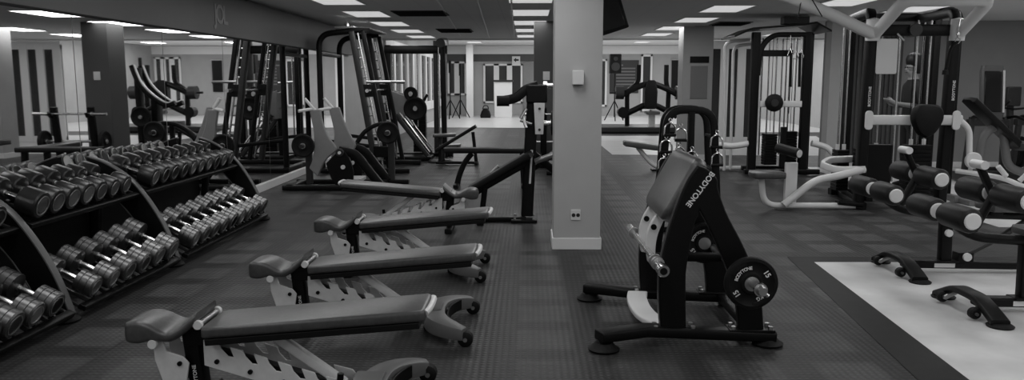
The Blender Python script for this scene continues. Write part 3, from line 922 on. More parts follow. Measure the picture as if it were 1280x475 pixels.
def multi_station():
    t = thing('multi_station_pulley_machine', 'big black multi-station pulley machine with thick pale arms under the ceiling at right', 'exercise machine', (4.4, 10, 0))
    post = lambda p, q, w_=.11, d_=.13, nm='post': MB().bar([p, q], w_, d_, up=(0, 1, 0)).build(nm, 'black', t, .004)
    pl = post((3.93, 9.5, .03), (3.97, 9.5, 2.2)); vertical_mark(pl, 3.965, 9.43, 1.33, .34)
    pr = post((4.89, 9.5, .03), (4.92, 9.5, 2.2)); vertical_mark(pr, 4.925, 9.43, 1.40, .34)
    for x0, x1, zt in ((4.17, 5.16, 2.32), (5.25, 5.52, 2.40)):
        m = MB(); m.bar(fillet([(x0, 10.6, .03), (x0, 10.6, zt), (x1, 10.6, zt), (x1, 10.6, .03)], .2, 6), .10, .12, up=(0, 1, 0)); m.build('rear_arch', 'black', t, .004)
    for x, dx in ((3.96, .22), (4.92, .10)):
        m = MB(); m.bar(fillet([(x, 9.5, 2.05), (x, 9.5, 2.30), (x+dx, 10.6, 2.30)], .22, 6), .10, .10, up=(1, 0, 0)); m.build('top_bend', 'black', t, .004)
    m = MB(); m.bar([(3.98, 9.5, 2.09), (4.90, 9.5, 2.09)], .10, .13); m.build('front_beam', 'black', t, .006)
    m = MB(); m.cyl((4.44, 9.41, 2.09), (4.44, 9.59, 2.09), .075); m.build('beam_joint', 'dark', t, .004)
    m = MB(); m.bar([(4.0, 10.6, .06), (5.4, 10.6, .06)], .12, .09); m.bar([(3.93, 9.4, .05), (4.17, 10.7, .05)], .12, .08); m.bar([(4.89, 9.4, .05), (5.16, 10.7, .05)], .12, .08)
    m.build('base_frame', 'black', t, .006)
    # pale arms
    for pts in ([(3.96, 9.42, 2.04), (3.40, 9.2, 2.24), (2.72, 8.85, 2.43)], [(3.97, 9.42, 2.04), (4.10, 9.0, 2.38), (5.02, 9.0, 2.38), (4.93, 9.42, 2.05)]):
        m = MB(); m.tube(fillet(pts, .10), .068, 16); m.build('pale_arm', 'pale', t)
    for x in (3.965, 4.925):
        m = MB(); m.lathe([(0, 0), (0, .08), (.10, .085), (.24, .08), (.26, 0)], (x, 9.45, 1.97), (x, 9.38, 3), 20)
        m.build('arm_socket', 'pale', t)
    m = MB(); m.lathe([(-.02, 0), (-.02, .06), (-.012, .065), (-.006, .05), (.006, .05), (.012, .065), (.02, .06), (.02, 0)], (2.99, 8.95, 2.40), (2.99, 9.95, 2.40), 26)
    pu = m.build('pulley', 'cap', t)
    m = MB(); m.tube([(2.95, 8.9, 2.40), (2.92, 8.9, 2.18)], .006, 6); m.tube([(3.05, 8.9, 2.40), (3.18, 8.9, 2.20)], .006, 6); m.build('cable', 'black', pu)
    # placard, crossbar, pad
    m = MB(); m.prism([(4.03+a, 1.79+b) for a, b in [(p+.10, q) for p, q in rrect(.24, .40, .02, 3)]], 9.42, .012); m.build('placard', 'pale', t, .002)
    m = MB(); m.bar([(4.25, 9.46, 2.05), (4.32, 9.43, 1.97)], .03, .02); m.bar([(4.04, 9.47, 1.9), (4.04, 9.43, 1.9)], .03, .02); m.build('placard_bracket', 'steel', t)
    m = MB(); m.bar([(3.93, 9.40, 1.06), (5.02, 9.40, 1.06)], .07, .115, r=.025); m.build('crossbar', 'pale', t)
    for x in (3.94, 4.94):
        m = MB(); m.prism([(x+a, 1.06+b) for a, b in rrect(.09, .22, .04, 5)], 9.345, .02); m.build('crossbar_flange', 'pale', t, .004)
    m = MB()
    out = smooth_curve([(4.56, .86), (4.47, .92), (4.40, 1.07), (4.41, 1.18), (4.47, 1.235), (4.57, 1.245), (4.67, 1.235), (4.73, 1.18), (4.74, 1.07), (4.66, .92), (4.56, .86)], 4)[:-1]
    c = V((4.57, 0, 1.06)); secs = []
    for k, yy in ((.82, 9.36), (1, 9.33), (1, 9.26), (.9, 9.225), (.6, 9.21)):
        secs.append([V((c.x+(x-c.x)*k, yy, c.z+(z-c.z)*k)) for x, z in out])
    m.loft(secs); m.build('chest_pad', 'vinyl_dark', t)
    # pale swing arm at right with a disc
    m = MB(); m.tube(fillet([(5.0, 9.40, 1.06), (5.11, 9.38, .96), (5.12, 9.35, .60)], .08), .034, 12); m.build('swing_arm', 'pale', t)
    m = MB(); m.lathe([(0, 0), (0, .085), (.01, .095), (.04, .095), (.05, .085), (.05, 0)], (5.14, 9.33, .60), (5.14, 8.3, .60), 26); m.build('swing_disc', 'pale', t)
    for pts in ([(5.0, 9.4, .47), (5.35, 9.1, .43), (5.62, 8.9, .30)], [(5.5, 9.0, .40), (5.58, 8.95, .52)], [(5.38, 9.05, .45), (5.28, 9.05, .56)]):
        m = MB(); m.tube(fillet(pts, .1), .028, 10); m.build('foot_tube', 'pale', t)
    # stacks and rods
    m = MB(); m.bb((4.04, 9.72, .10), (4.40, 9.80, .75)); m.build('stack_cover', 'black', t, .015)
    weight_stack(4.06, 4.36, 9.86, 10.06, .12, .68, t)
    weight_stack(4.72, 5.02, 10.0, 10.2, .12, .72, t)
    weight_stack(3.93, 4.08, 10.2, 10.4, .12, .64, t)
    rods(t, [(4.12, 9.96, .6, 2.08), (4.30, 9.96, .6, 2.08), (4.79, 10.1, .6, 2.25), (4.95, 10.1, .6, 2.25), (3.96, 10.3, .5, 2.2), (4.04, 10.3, .5, 2.2), (4.42, 9.75, .3, 2.05), (5.06, 10.5, .3, 2.3)])
    for x, y, z0, z1 in ((4.21, 9.96, .7, 2.1), (4.87, 10.1, .7, 2.2), (4.5, 9.55, .9, 2.05), (4.0, 10.3, .6, 2.2)):
        m = MB(); m.cyl((x, y, z0), (x, y, z1), .005, n=8); m.build('cable', 'black', t)
    for x, y, z in ((4.12, 9.96, .72), (4.30, 9.96, .72), (4.79, 10.1, .76), (4.95, 10.1, .76), (3.96, 10.3, .68), (4.04, 10.3, .68)):
        m = MB(); m.lathe([(0, .012), (0, .024), (.07, .024), (.07, .012)], (x, y, z-.04), (x, y, z+1), 14); m.build('rod_bushing', 'cap', t)
    # hanging rope handle
    m = MB(); m.tube([(4.88, 9.3, 2.2), (4.86, 9.3, 2.06)], .005, 6); m.lathe([(-.03, .012), (0, .02), (.03, .012)], (4.86, 9.3, 2.03), (4.86, 9.3, 3)); m.tube(smooth_curve([(4.86, 9.3, 2.0), (4.89, 9.3, 1.97), (4.86, 9.3, 1.93), (4.83, 9.3, 1.97), (4.86, 9.3, 2.0)], 4), .007, 6)
    ca = m.build('carabiner', 'chrome', t)
    m = MB(); m.tube(smooth_curve([(4.86, 9.3, 1.95), (4.79, 9.3, 1.88), (4.76, 9.3, 1.7), (4.745, 9.3, 1.62)], 4), .018, 10); m.lathe([(0, 0), (0, .035), (.05, .03), (.06, 0)], (4.745, 9.3, 1.58), (4.745, 9.3, 3), 14)
    m.build('rope_handle', 'black', t)
    # low row: seat, pale tubes, foot post
    m = MB(); m.loft([[V((x, 9.45+a, .415+b)) for a, b in rrect(2*hw, th, .02, 3)] for x, hw, th in ((2.63, .10, .05), (2.65, .15, .075), (2.85, .16, .08), (3.0, .15, .075), (3.02, .10, .05))])
    m.build('row_seat', 'vinyl', t)
    m = MB(); m.tube(fillet([(2.76, 9.45, .37), (2.80, 9.45, .045), (3.9, 9.45, .045)], .2, 7), .036, 12); m.build('row_seat_tube', 'pale', t)
    m = MB(); m.tube(fillet([(3.02, 9.40, .06), (3.38, 9.40, .36), (3.62, 9.40, .40), (3.96, 9.45, .48)], .12), .045, 12); m.build('row_arm', 'pale', t)
    m = MB(); m.bar(fillet([(3.96, 9.42, .48), (3.66, 9.55, .46), (3.56, 9.75, .50), (3.75, 10.0, .54), (4.1, 10.1, .54)], .1), .05, .08); m.build('row_bracket', 'pale', t, .004)
    m = MB(); m.bb((3.06, 9.50, .04), (3.20, 9.56, .55)); m.build('row_foot_post', 'pale', t, .006)
    m = MB(); foam(m, (2.98, 9.62, .72), (3.16, 9.36, .67), .06); fr = m.build('row_roller', 'foam', t)
    m = MB(); m.lathe([(0, 0), (0, .045), (.012, .045), (.014, 0)], (3.159, 9.362, .67), (3.70, 8.58, .52), 18); m.build('end_cap', 'cap', fr)
    m = MB(); m.bb((3.98, 9.40, .10), (4.06, 9.52, .34)); m.bar([(3.66, 9.45, .09), (3.95, 9.45, .06)], .12, .05); m.build('row_base_block', 'black', t, .006)
    return t
multi_station()

def tower_station():
    t = thing('dual_pulley_tower', 'black dual pulley tower with a bent canopy left of the big multi-station machine', 'exercise machine', (4.1, 13.2, 0))
    for x, y in ((3.62, 13.0), (3.76, 13.5), (4.44, 13.0), (4.60, 13.4)):
        p = MB().bar([(x, y, .03), (x, y, 2.28)], .13, .13, up=(0, 1, 0)).build('post', 'black', t, .004)
        if y == 13.0: vertical_mark(p, x, 12.94, 1.35, .30)
    m = MB()
    pr = [(3.22, 2.19), (3.50, 2.31), (4.30, 2.37), (4.48, 2.40), (4.72, 2.27)]
    m.prism(pr + [(x, z+.03) for x, z in pr[::-1]], 12.75, .9); m.build('canopy', 'black', t, .004)
    m = MB(); m.bar(fillet([(3.66, 12.98, 1.6), (3.68, 12.98, 2.02), (3.86, 12.98, 2.24), (4.40, 12.98, 2.24)], .18, 6), .08, .08, up=(0, 1, 0)); m.build('arch', 'black', t, .004)
    m = MB(); m.bb((3.66, 12.95, 1.90), (4.2, 13.02, 2.0)); m.build('upper_beam', 'black', t, .004)
    m = MB(); m.bar([(3.70, 12.92, 1.15), (4.36, 12.92, 1.15)], .06, .10); m.build('crossbar', 'pale', t, .01)
    m = MB(); m.lathe([(0, 0), (0, .12), (.02, .14), (.06, .14), (.08, .10), (.085, 0)], (3.90, 12.88, 1.17), (3.90, 11, 1.17), 26); dp = m.build('pad', 'vinyl_dark', t)
    m = MB(); m.lathe([(0, 0), (0, .06), (.006, .06), (.006, 0)], (3.90, 12.796, 1.17), (3.90, 11, 1.17), 20); m.build('pad_ring', 'dark', dp)
    weight_stack(3.86, 4.06, 13.1, 13.3, .15, .66, t); weight_stack(4.20, 4.38, 13.1, 13.3, .15, .70, t)
    m = MB(); m.bb((4.08, 12.98, .12), (4.17, 13.05, .78)); m.build('stack_cover', 'black', t, .01)
    rods(t, [(4.52, 13.2, .2, 2.2), (3.82, 13.3, .3, 2.2), (4.16, 13.35, .3, 2.2), (3.90, 13.2, .6, 2.2), (4.02, 13.2, .6, 2.2), (4.24, 13.2, .6, 2.2), (4.34, 13.2, .6, 2.2), (3.68, 13.1, .2, 2.2), (4.12, 13.0, .7, 2.0)])
    for x, y, z0, z1 in ((3.96, 13.2, .7, 2.2), (4.29, 13.2, .7, 2.2), (4.08, 12.9, .8, 2.2), (4.16, 12.9, 1.0, 2.1)):
        m = MB(); m.cyl((x, y, z0), (x, y, z1), .005, n=8); m.build('cable', 'black', t)
    m = MB(); m.bar([(3.5, 12.95, .06), (4.7, 12.95, .06)], .1, .08); m.bar([(3.6, 13.5, .06), (4.7, 13.5, .06)], .1, .08); m.build('base_frame', 'black', t, .005)
    for pts, r in (([(3.26, 13.3, .04), (3.20, 13.3, 2.14), (3.60, 13.3, 2.18)], .026), ([(3.40, 13.45, .04), (3.38, 13.45, 2.08), (3.7, 13.45, 2.12)], .026), ([(3.02, 13.0, .50), (3.3, 13.0, .46), (3.62, 13.0, .52)], .05), ([(4.58, 13.0, .52), (4.86, 13.0, .45), (4.97, 12.9, .25), (4.99, 12.9, .03)], .05)):
        m = MB(); m.tube(fillet(pts, .12), r, 12); m.build('pale_tube', 'pale', t)
    # clips and handles at the top
    for dx, zt in ((0, 2.22), (.09, 2.18), (.17, 2.2)):
        m = MB(); m.tube([(4.10+dx, 12.80, zt), (4.10+dx, 12.80, zt-.2)], .005, 6); m.tube(fillet([(4.10+dx, 12.8, zt-.2), (4.06+dx, 12.8, zt-.32), (4.15+dx, 12.8, zt-.32), (4.10+dx, 12.8, zt-.2)], .02), .008, 8)
        m.build('handle', 'chrome', t)
    for x in (4.12, 4.26):
        m = MB(); m.tube([(x, 12.8, 1.95), (x+.01, 12.8, 1.42)], .022, 10); m.build('strap', 'black', t)
    m = MB(); m.bb((4.02, 12.9, 2.40), (4.42, 13.1, 2.52)); m.build('top_box', 'dark', t, .01)
    # low row reaching left
    m = MB()
    d = V((.70, 0, -.09)); secs = []
    for k, hw, th in ((0, .10, .06), (.03, .15, .09), (.5, .16, .10), (.97, .15, .09), (1, .10, .06)):
        secs.append([V((1.62, 13.6, .47)) + d*k + V((0, a, b)) for a, b in rrect(2*hw, th, .02, 3)])
    m.loft(secs); m.build('row_seat', 'vinyl', t)
    m = MB(); m.tube(fillet([(1.86, 13.6, .40), (2.16, 13.6, .04), (3.9, 13.6, .05)], .2, 6), .04, 12); m.build('row_tube', 'pale', t)
    m = MB(); m.bb((2.1, 13.5, .002), (2.25, 13.7, .03)); m.build('row_foot', 'black', t)
    return t
tower_station()

# pale slanted leg press behind at right
t = thing('leg_press_machine', 'leg press with slanted black back pad and grey bent frame, right of the multi-station machine', 'exercise machine', (5.8, 10.2, 0))
m = MB(); d = V((.68, 0, -.62)).normalized(); secs = []
nrm = V((.62, 0, .68))
for k, hw, th in ((0, .09, .05), (.03, .14, .08), (.45, .15, .08), (.90, .14, .08), (.93, .09, .05)):
    secs.append([V((5.40, 10.0, 1.30)) + d*k + V((0, a, 0)) + nrm*b for a, b in rrect(2*hw, th, .02, 3)])
m.loft(secs); m.build('back_pad', 'vinyl_dark', t)
m = MB(); m.tube(fillet([(5.55, 10.0, .03), (5.62, 10.0, .86), (5.84, 10.0, 1.0), (5.95, 10.0, .45), (6.4, 10.0, .3)], .12), .05, 12); m.build('frame', 'leg_grey', t)
m = MB(); m.bar([(5.3, 10.0, .05), (6.9, 10.0, .05)], .12, .08); m.bar([(5.4, 9.7, .04), (5.4, 10.3, .04)], .1, .07); m.build('base_frame', 'leg_grey', t, .005)
m = MB(); m.loft([[V((x, 10.0+a, .72+b)) for a, b in rrect(2*hw, .09, .02, 3)] for x, hw in ((6.0, .14), (6.03, .2), (6.45, .2), (6.48, .14))]); m.build('seat', 'vinyl', t)
m = MB(); m.bar([(6.22, 10.0, .32), (6.22, 10.0, .68)], .1, .1, up=(1, 0, 0)); m.build('seat_post', 'black', t)
for s in (-1, 1):
    m = MB(); m.tube(fillet([(6.1, 10.0+s*.26, .62), (6.2, 10.0+s*.28, .78), (6.02, 10.0+s*.28, .92)], .05), .018, 10); m.build('hand_grip', 'pale', t)

# cardio machines by the right wall
def treadmill(x, y, label):
    t = thing('treadmill', label, 'treadmill', (x, y, 0), 'cardio machines by the right wall')
    m = MB()
    sec = []
    for z, dy, w_ in ((.95, 0, .30), (1.05, 0, .34), (1.65, .06, .34), (1.74, .07, .30)):
        sec.append([V((x+a, y+dy+b, z)) for a, b in rrect(w_, .10, .03, 3)])
    m.loft(sec); m.build('console', 'casing', t)
    m = MB(); m.box((x-.02, y-.03, 1.36), (.24, .02, .60), Matrix.Rotation(-.1, 3, 'X')); m.build('screen', 'screen', t, .008)
    m = MB(); m.box((x+.135, y-.035, 1.36), (.025, .02, .62), Matrix.Rotation(-.1, 3, 'X')); m.build('console_edge', 'pale', t, .004)
    m = MB()
    for s in (-1, 1): m.bar([(x+s*.28, y+.10, .16), (x+s*.24, y+.06, .98)], .07, .09, up=(0, 1, 0))
    m.build('upright', 'dark', t, .006)
    m = MB()
    for s in (-1, 1): m.tube(fillet([(x+s*.25, y+.05, .97), (x+s*.30, y-.10, 1.0), (x+s*.30, y-.50, .92)], .06), .022, 10)
    m.build('handrail', 'black', t)
    m = MB(); m.bb((x-.30, y+.02, .85), (x+.30, y+.12, .95)); m.build('shelf', 'dark', t, .01)
    m = MB(); m.bb((x-.36, y-1.3, .02), (x+.36, y+.35, .15)); m.build('deck', 'dark', t, .02)
    m = MB(); m.bb((x-.25, y-1.28, .15), (x+.25, y+.05, .158)); m.build('belt', 'rubber', t)
    return t
treadmill(6.84, 12.0, 'treadmill with a tall black upright screen before the plain grey wall at right')
treadmill(7.66, 12.2, 'treadmill half cut off by the right edge of the picture')
t = thing('exercise_bike', 'dark exercise bike with small handlebars between the two tall consoles', 'exercise bike', (8.02, 13.35, 0))
m = MB(); m.bar([(7.77, 12.65, .04), (8.27, 12.65, .04)], .08, .06); m.bar([(7.77, 13.65, .04), (8.27, 13.65, .04)], .08, .06); m.bar([(8.02, 12.65, .06), (8.02, 13.65, .06)], .09, .08); m.build('base_frame', 'dark', t, .005)
m = MB(); m.bar([(8.02, 13.45, .06), (8.02, 13.55, 1.15)], .08, .10, up=(0, 1, 0)); m.build('front_post', 'dark', t, .005)
m = MB(); m.bb((7.90, 13.45, 1.1), (8.14, 13.51, 1.42)); m.build('console', 'dark', t, .02)
m = MB()
for s in (-1, 1): m.tube(fillet([(8.02, 13.45, 1.05), (8.02+s*.22, 13.37, 1.08), (8.02+s*.24, 13.15, 1.2)], .06), .016, 8)
m.build('handlebar', 'black', t)
m = MB(); m.bar([(8.02, 12.90, .08), (8.02, 12.80, .80)], .06, .08, up=(0, 1, 0)); m.build('seat_post', 'dark', t)
m = MB(); m.loft([[V((8.02+a, y, .84+b)) for a, b in rrect(2*hw, .07, .02, 3)] for y, hw in ((12.63, .09), (12.67, .13), (12.85, .10), (12.97, .04))]); m.build('seat', 'vinyl', t)
m = MB(); m.lathe([(-.09, 0), (-.09, .22), (-.05, .26), (.05, .26), (.09, .22), (.09, 0)], (8.02, 13.25, .36), (9.02, 13.25, .36), 28); m.build('flywheel_cover', 'black', t)

# arched rack with handles
t = thing('handle_rack', 'black rack of two tall arches holding cable handles behind the preacher curl machine', 'rack', (1.66, 8.25, 0))
for y, x0, x1 in ((8.1, 1.40, 1.88), (8.5, 1.44, 1.90)):
    m = MB(); m.bar(fillet([(x0-.06, y, .03), (x0, y, 1.22), (x1-.02, y, 1.22), (x1+.06, y, .03)], .17, 6), .075, .05, up=(0, 1, 0)); m.build('arch', 'black', t, .004)
m = MB(); m.bar([(1.64, 8.1, .05), (1.64, 8.1, 1.20)], .06, .10, up=(0, 1, 0)); m.build('middle_post', 'black', t, .004)
for z in (.62, .95):
    for x in (1.42, 1.88):
        m = MB(); m.bar([(x, 8.08, z), (x, 8.54, z)], .03, .03); m.build('rail', 'black', t)
m = MB()
for x in (1.36, 1.94): m.bar([(x, 7.95, .03), (x, 8.65, .03)], .09, .05)
m.build('base', 'black', t, .005)
def handle_proto():
    h = thing('cable_stirrup', None, 'cable handle')
    m = MB(); m.cyl((-.06, 0, -.13), (.06, 0, -.13), .016, n=12); m.build('grip', 'rubber', h)
    m = MB(); m.tube(fillet([(-.06, 0, -.13), (-.055, 0, -.04), (0, 0, 0), (.055, 0, -.04), (.06, 0, -.13)], .03), .009, 8); m.tube(smooth_curve([(0, 0, 0), (.015, 0, .02), (0, 0, .04), (-.015, 0, .02), (0, 0, 0)], 3), .005, 6)
    m.build('bow', 'chrome', h)
    return h
hp = None
spots = [(1.42, 8.045, 1.10, 'upper left arch, front'), (1.385, 8.045, .93, 'left arch, middle of the front'), (1.37, 8.045, .75, 'left arch, lowest in front'), (1.53, 8.045, 1.05, 'space between left arch and middle post, top'), (1.52, 8.045, .86, 'space between left arch and middle post, centre'), (1.64, 8.015, .82, 'middle post'), (1.89, 8.045, .98, 'right arch, upper'), (1.90, 8.045, .80, 'right arch, lower')]
for x, y, z, wh in spots:
    o = handle_proto() if hp is None else copy_tree(hp)
    hp = hp or o
    o.location = (x, y, z)
    o.rotation_euler = (0, 0, random.uniform(-.4, .4))
    tag(o, 'chrome cable handle hanging on the arched rack: ' + wh, None, 'cable handles on the arched rack')

# distant chest press on a black platform
t = thing('exercise_platform', 'low black platform under the distant chest press right of the pale column', 'platform', (3.9, 24.2, 0))
MB().bb((2.1, 23.4, .002), (5.6, 25.2, .19)).build('deck', 'dark', t, .02)
MB().bb((2.08, 23.38, .002), (5.62, 25.22, .06)).build('skirt', 'black', t)
def chest_press():
    t = thing('chest_press_machine', 'distant black plate-loaded chest press seen head-on between the pale and grey columns', 'exercise machine', (3.62, 24.2, .19))
    for s, xb, xt in ((-1, 2.98, 3.28), (1, 4.18, 4.10)):
        m = MB(); m.bar(fillet([(xb, 24.2, .19), (xb+.02*s, 24.2, 1.25), (xt, 24.1, 1.45), (xt, 24.1, 2.0)], .2), .13, .13, up=(0, 1, 0)); m.build('upright', 'black', t, .01)
    for z0, zt in ((1.12, 1.45), (.48, .84)):
        m = MB(); m.tube(smooth_curve([(2.80, 24.05, z0), (3.15, 24.05, z0+.18), (3.62, 24.05, zt), (4.1, 24.05, z0+.18), (4.44, 24.05, z0)], 5), .09, 10); m.build('press_arm', 'black', t)
    for s, x in ((-1, 2.72), (1, 4.50)):
        m = MB(); m.cyl((x-.12, 24.05, 1.18), (x+.12, 24.05, 1.18), .20); m.cyl((x-.3, 24.05, 1.18), (x+.3, 24.05, 1.18), .035); m.build('loading_horn', 'dark', t)
        m = MB(); m.cyl((x-s*.1, 23.9, .60), (x-s*.1, 24.2, .60), .16); m.build('lever_weight', 'black', t)
    m = MB(); m.loft([[V((3.64+a, 23.95+b, z)) for a, b in rrect(2*hw, .14, .05, 3)] for z, hw in ((.70, .12), (.74, .18), (1.2, .19), (1.5, .15), (1.55, .09))]); m.build('backrest', 'vinyl_dark', t)
    m = MB(); m.loft([[V((3.64+a, y, .60+b)) for a, b in rrect(2*hw, .1, .03, 3)] for y, hw in ((23.4, .14), (23.44, .2), (23.86, .2), (23.9, .14))]); m.build('seat', 'vinyl', t)
    m = MB(); m.bar([(3.64, 23.7, .19), (3.64, 23.7, .56)], .18, .18, up=(0, 1, 0)); m.build('seat_post', 'grey', t)
chest_press()

def tripod(x, y, top, label, cat, z0=.004, head=True, spread=.42):
    t = thing('tripod_speaker' if head else 'tripod_stand', label, cat, (x, y, z0))
    m = MB(); m.cyl((x, y, z0+.15), (x, y, top), .025, n=10); m.build('pole', 'black', t)
    for i in range(3):
        a = 2*PI*i/3 + .5
        m = MB(); m.tube([(x+spread*math.cos(a), y+spread*math.sin(a), z0+.02), (x, y, z0+.78)], .022, 8); m.build('leg', 'black', t)
    if head:
        m = MB(); m.bb((x-.22, y-.2, top-.02), (x+.22, y+.2, top+.72)); sp = m.build('speaker_box', 'black', t, .03)
        m = MB(); m.cyl((x, y-.2, top+.24), (x, y-.215, top+.24), .16); m.cyl((x, y-.2, top+.54), (x, y-.215, top+.54), .08); m.build('speaker_cone', 'dark', sp)
    else:
        m = MB(); m.bb((x-.05, y-.05, top-.5), (x+.05, y+.05, top)); m.build('head', 'black', t, .01)
tripod(3.32, 31, 1.83, 'black loudspeaker on a tripod by the far wall right of the pale column', 'speaker')
tripod(-3.15, 32.5, 2.35, 'thin dark tripod stand on the pale far floor, left one of the pair', 'tripod', head=False)
tripod(-2.80, 33.2, 2.25, 'thin dark tripod stand on the pale far floor, right one of the pair', 'tripod', head=False)
tripod(7.15, 30, 2.4, 'thin dark tripod stand far away between the grey column and the pulley tower', 'tripod', head=False)
t = thing('floor_bag', 'small black bag on the pale far floor left of the white counter', 'bag', (-1.75, 33.6, 0))
m = MB(); m.loft([[V((-1.78+a, 33.6+b, z)) for a, b in rrect(w_, .3, .08, 3)] for z, w_ in ((.005, .42), (.1, .46), (.28, .34), (.4, .16))]); m.build('body', 'black', t)
m = MB(); m.tube(smooth_curve([(-1.9, 33.6, .36), (-1.85, 33.6, .5), (-1.7, 33.6, .5), (-1.66, 33.6, .36)], 4), .02, 8); m.build('strap', 'black', t)
# ------------------------------------------------------------------ grey shrouded plate-loaded machine beside the mirrors
def shroud_machine():
    t = thing('standing_press_machine', 'plate-loaded machine with two tall flared grey shrouds beside the mirrors past the racks', 'exercise machine', (-2.8, 11.2, 0))
    left = smooth_curve([(-3.04, 1.11), (-2.995, .85), (-2.985, .62), (-3.02, .42), (-3.07, .30)], 5) + [(-2.95, .18)] + smooth_curve([(-2.87, .36), (-2.79, .46), (-2.68, .57), (-2.80, .76), (-2.865, .96), (-2.885, 1.12)], 5)
    right = smooth_curve([(-2.87, 1.13), (-2.82, .90), (-2.80, .72), (-2.86, .40), (-2.92, .22)], 5) + [(-2.80, .20)] + smooth_curve([(-2.66, .42), (-2.50, .56), (-2.55, .70), (-2.64, .90), (-2.72, 1.14)], 5)
    for poly, y in ((left, 11.10), (right, 11.50)):
        sh = MB().prism(poly, y, .07).build('shroud', 'shroud', t, .012)
        m = MB(); xm = (poly[0][0]+poly[-1][0])/2
        m.tube([(xm, y+.035, 1.10), (xm-.13, y-.02, 1.27)], .022, 10); m.tube([(xm-.02, y+.035, 1.13), (xm-.20, y-.10, 1.10)], .022, 10)
        m.build('grab_bar', 'pale', sh)
    for s, y in ((0, 11.02), (1, 11.62)):
        m = MB(); m.bar(smooth_curve([(-2.62, y, .56), (-2.40, y, .50), (-2.22, y, .28), (-2.05, y, .06)], 5), .12, .07, up=(0, 1, 0)); m.build('lever_arm', 'black', t, .005)
        m = MB(); m.prism(smooth_curve([(-2.80, .38), (-2.74, .18), (-2.66, .06)], 3) + [(-2.44, .06)] + smooth_curve([(-2.42, .25), (-2.47, .45), (-2.58, .60)], 3), y-.04, .05); m.build('side_plate', 'black', t, .006)
        m = MB(); m.lathe([(0, 0), (0, .055), (.012, .06), (.03, .05), (.03, 0)], (-2.60, y-.04, .53), (-2.60, y-1, .53), 20); pv = m.build('pivot', 'dark', t)
        m = MB(); m.cyl((-2.60, y-.07, .53), (-2.60, y-.085, .53), .022); m.cyl((-2.56, y-.045, .33), (-2.56, y-.07, .33), .03); m.build('pivot_cap', 'cap', pv)
    m = MB(); m.bar(smooth_curve([(-2.50, 11.65, .62), (-2.38, 11.65, .78), (-2.2, 11.65, .88), (-2.0, 11.65, .90)], 5), .07, .06); m.build('upper_arc', 'black', t)
    m = MB()
    for y in (10.95, 11.65): m.bar([(-3.40, y, .045), (-1.75, y, .045)], .11, .07)
    m.bar([(-3.3, 10.9, .045), (-3.3, 11.7, .045)], .1, .07); m.bar([(-2.1, 10.9, .05), (-2.1, 11.7, .05)], .1, .07)
    m.build('base_frame', 'black', t, .006)
    m = MB(); m.bb((-2.62, 11.1, .10), (-2.35, 11.5, .15)); m.build('foot_plate', 'pale', t, .006)
    m = MB(); m.cyl((-3.12, 11.3, .62), (-3.12, 10.9, .62), .028); m.bar([(-3.12, 11.3, .06), (-3.12, 11.3, .68)], .09, .09, up=(1, 0, 0)); m.build('plate_peg', 'dark', t)
    m = MB(); m.cyl((-2.0, 11.65, .78), (-2.0, 11.25, .78), .028); m.bar([(-2.0, 11.65, .06), (-2.0, 11.65, .88)], .09, .09, up=(1, 0, 0)); m.build('front_peg', 'dark', t)
shroud_machine()
weight_plate('weight_plate', (-3.12, 11.02, .62), .16, .05, 'black weight plate on the peg behind the grey shrouds beside the mirrors', printed=False)
weight_plate('weight_plate', (-2.0, 11.38, .78), .16, .05, 'black weight plate between the grey shrouds and the leaning rail machine', printed=False)

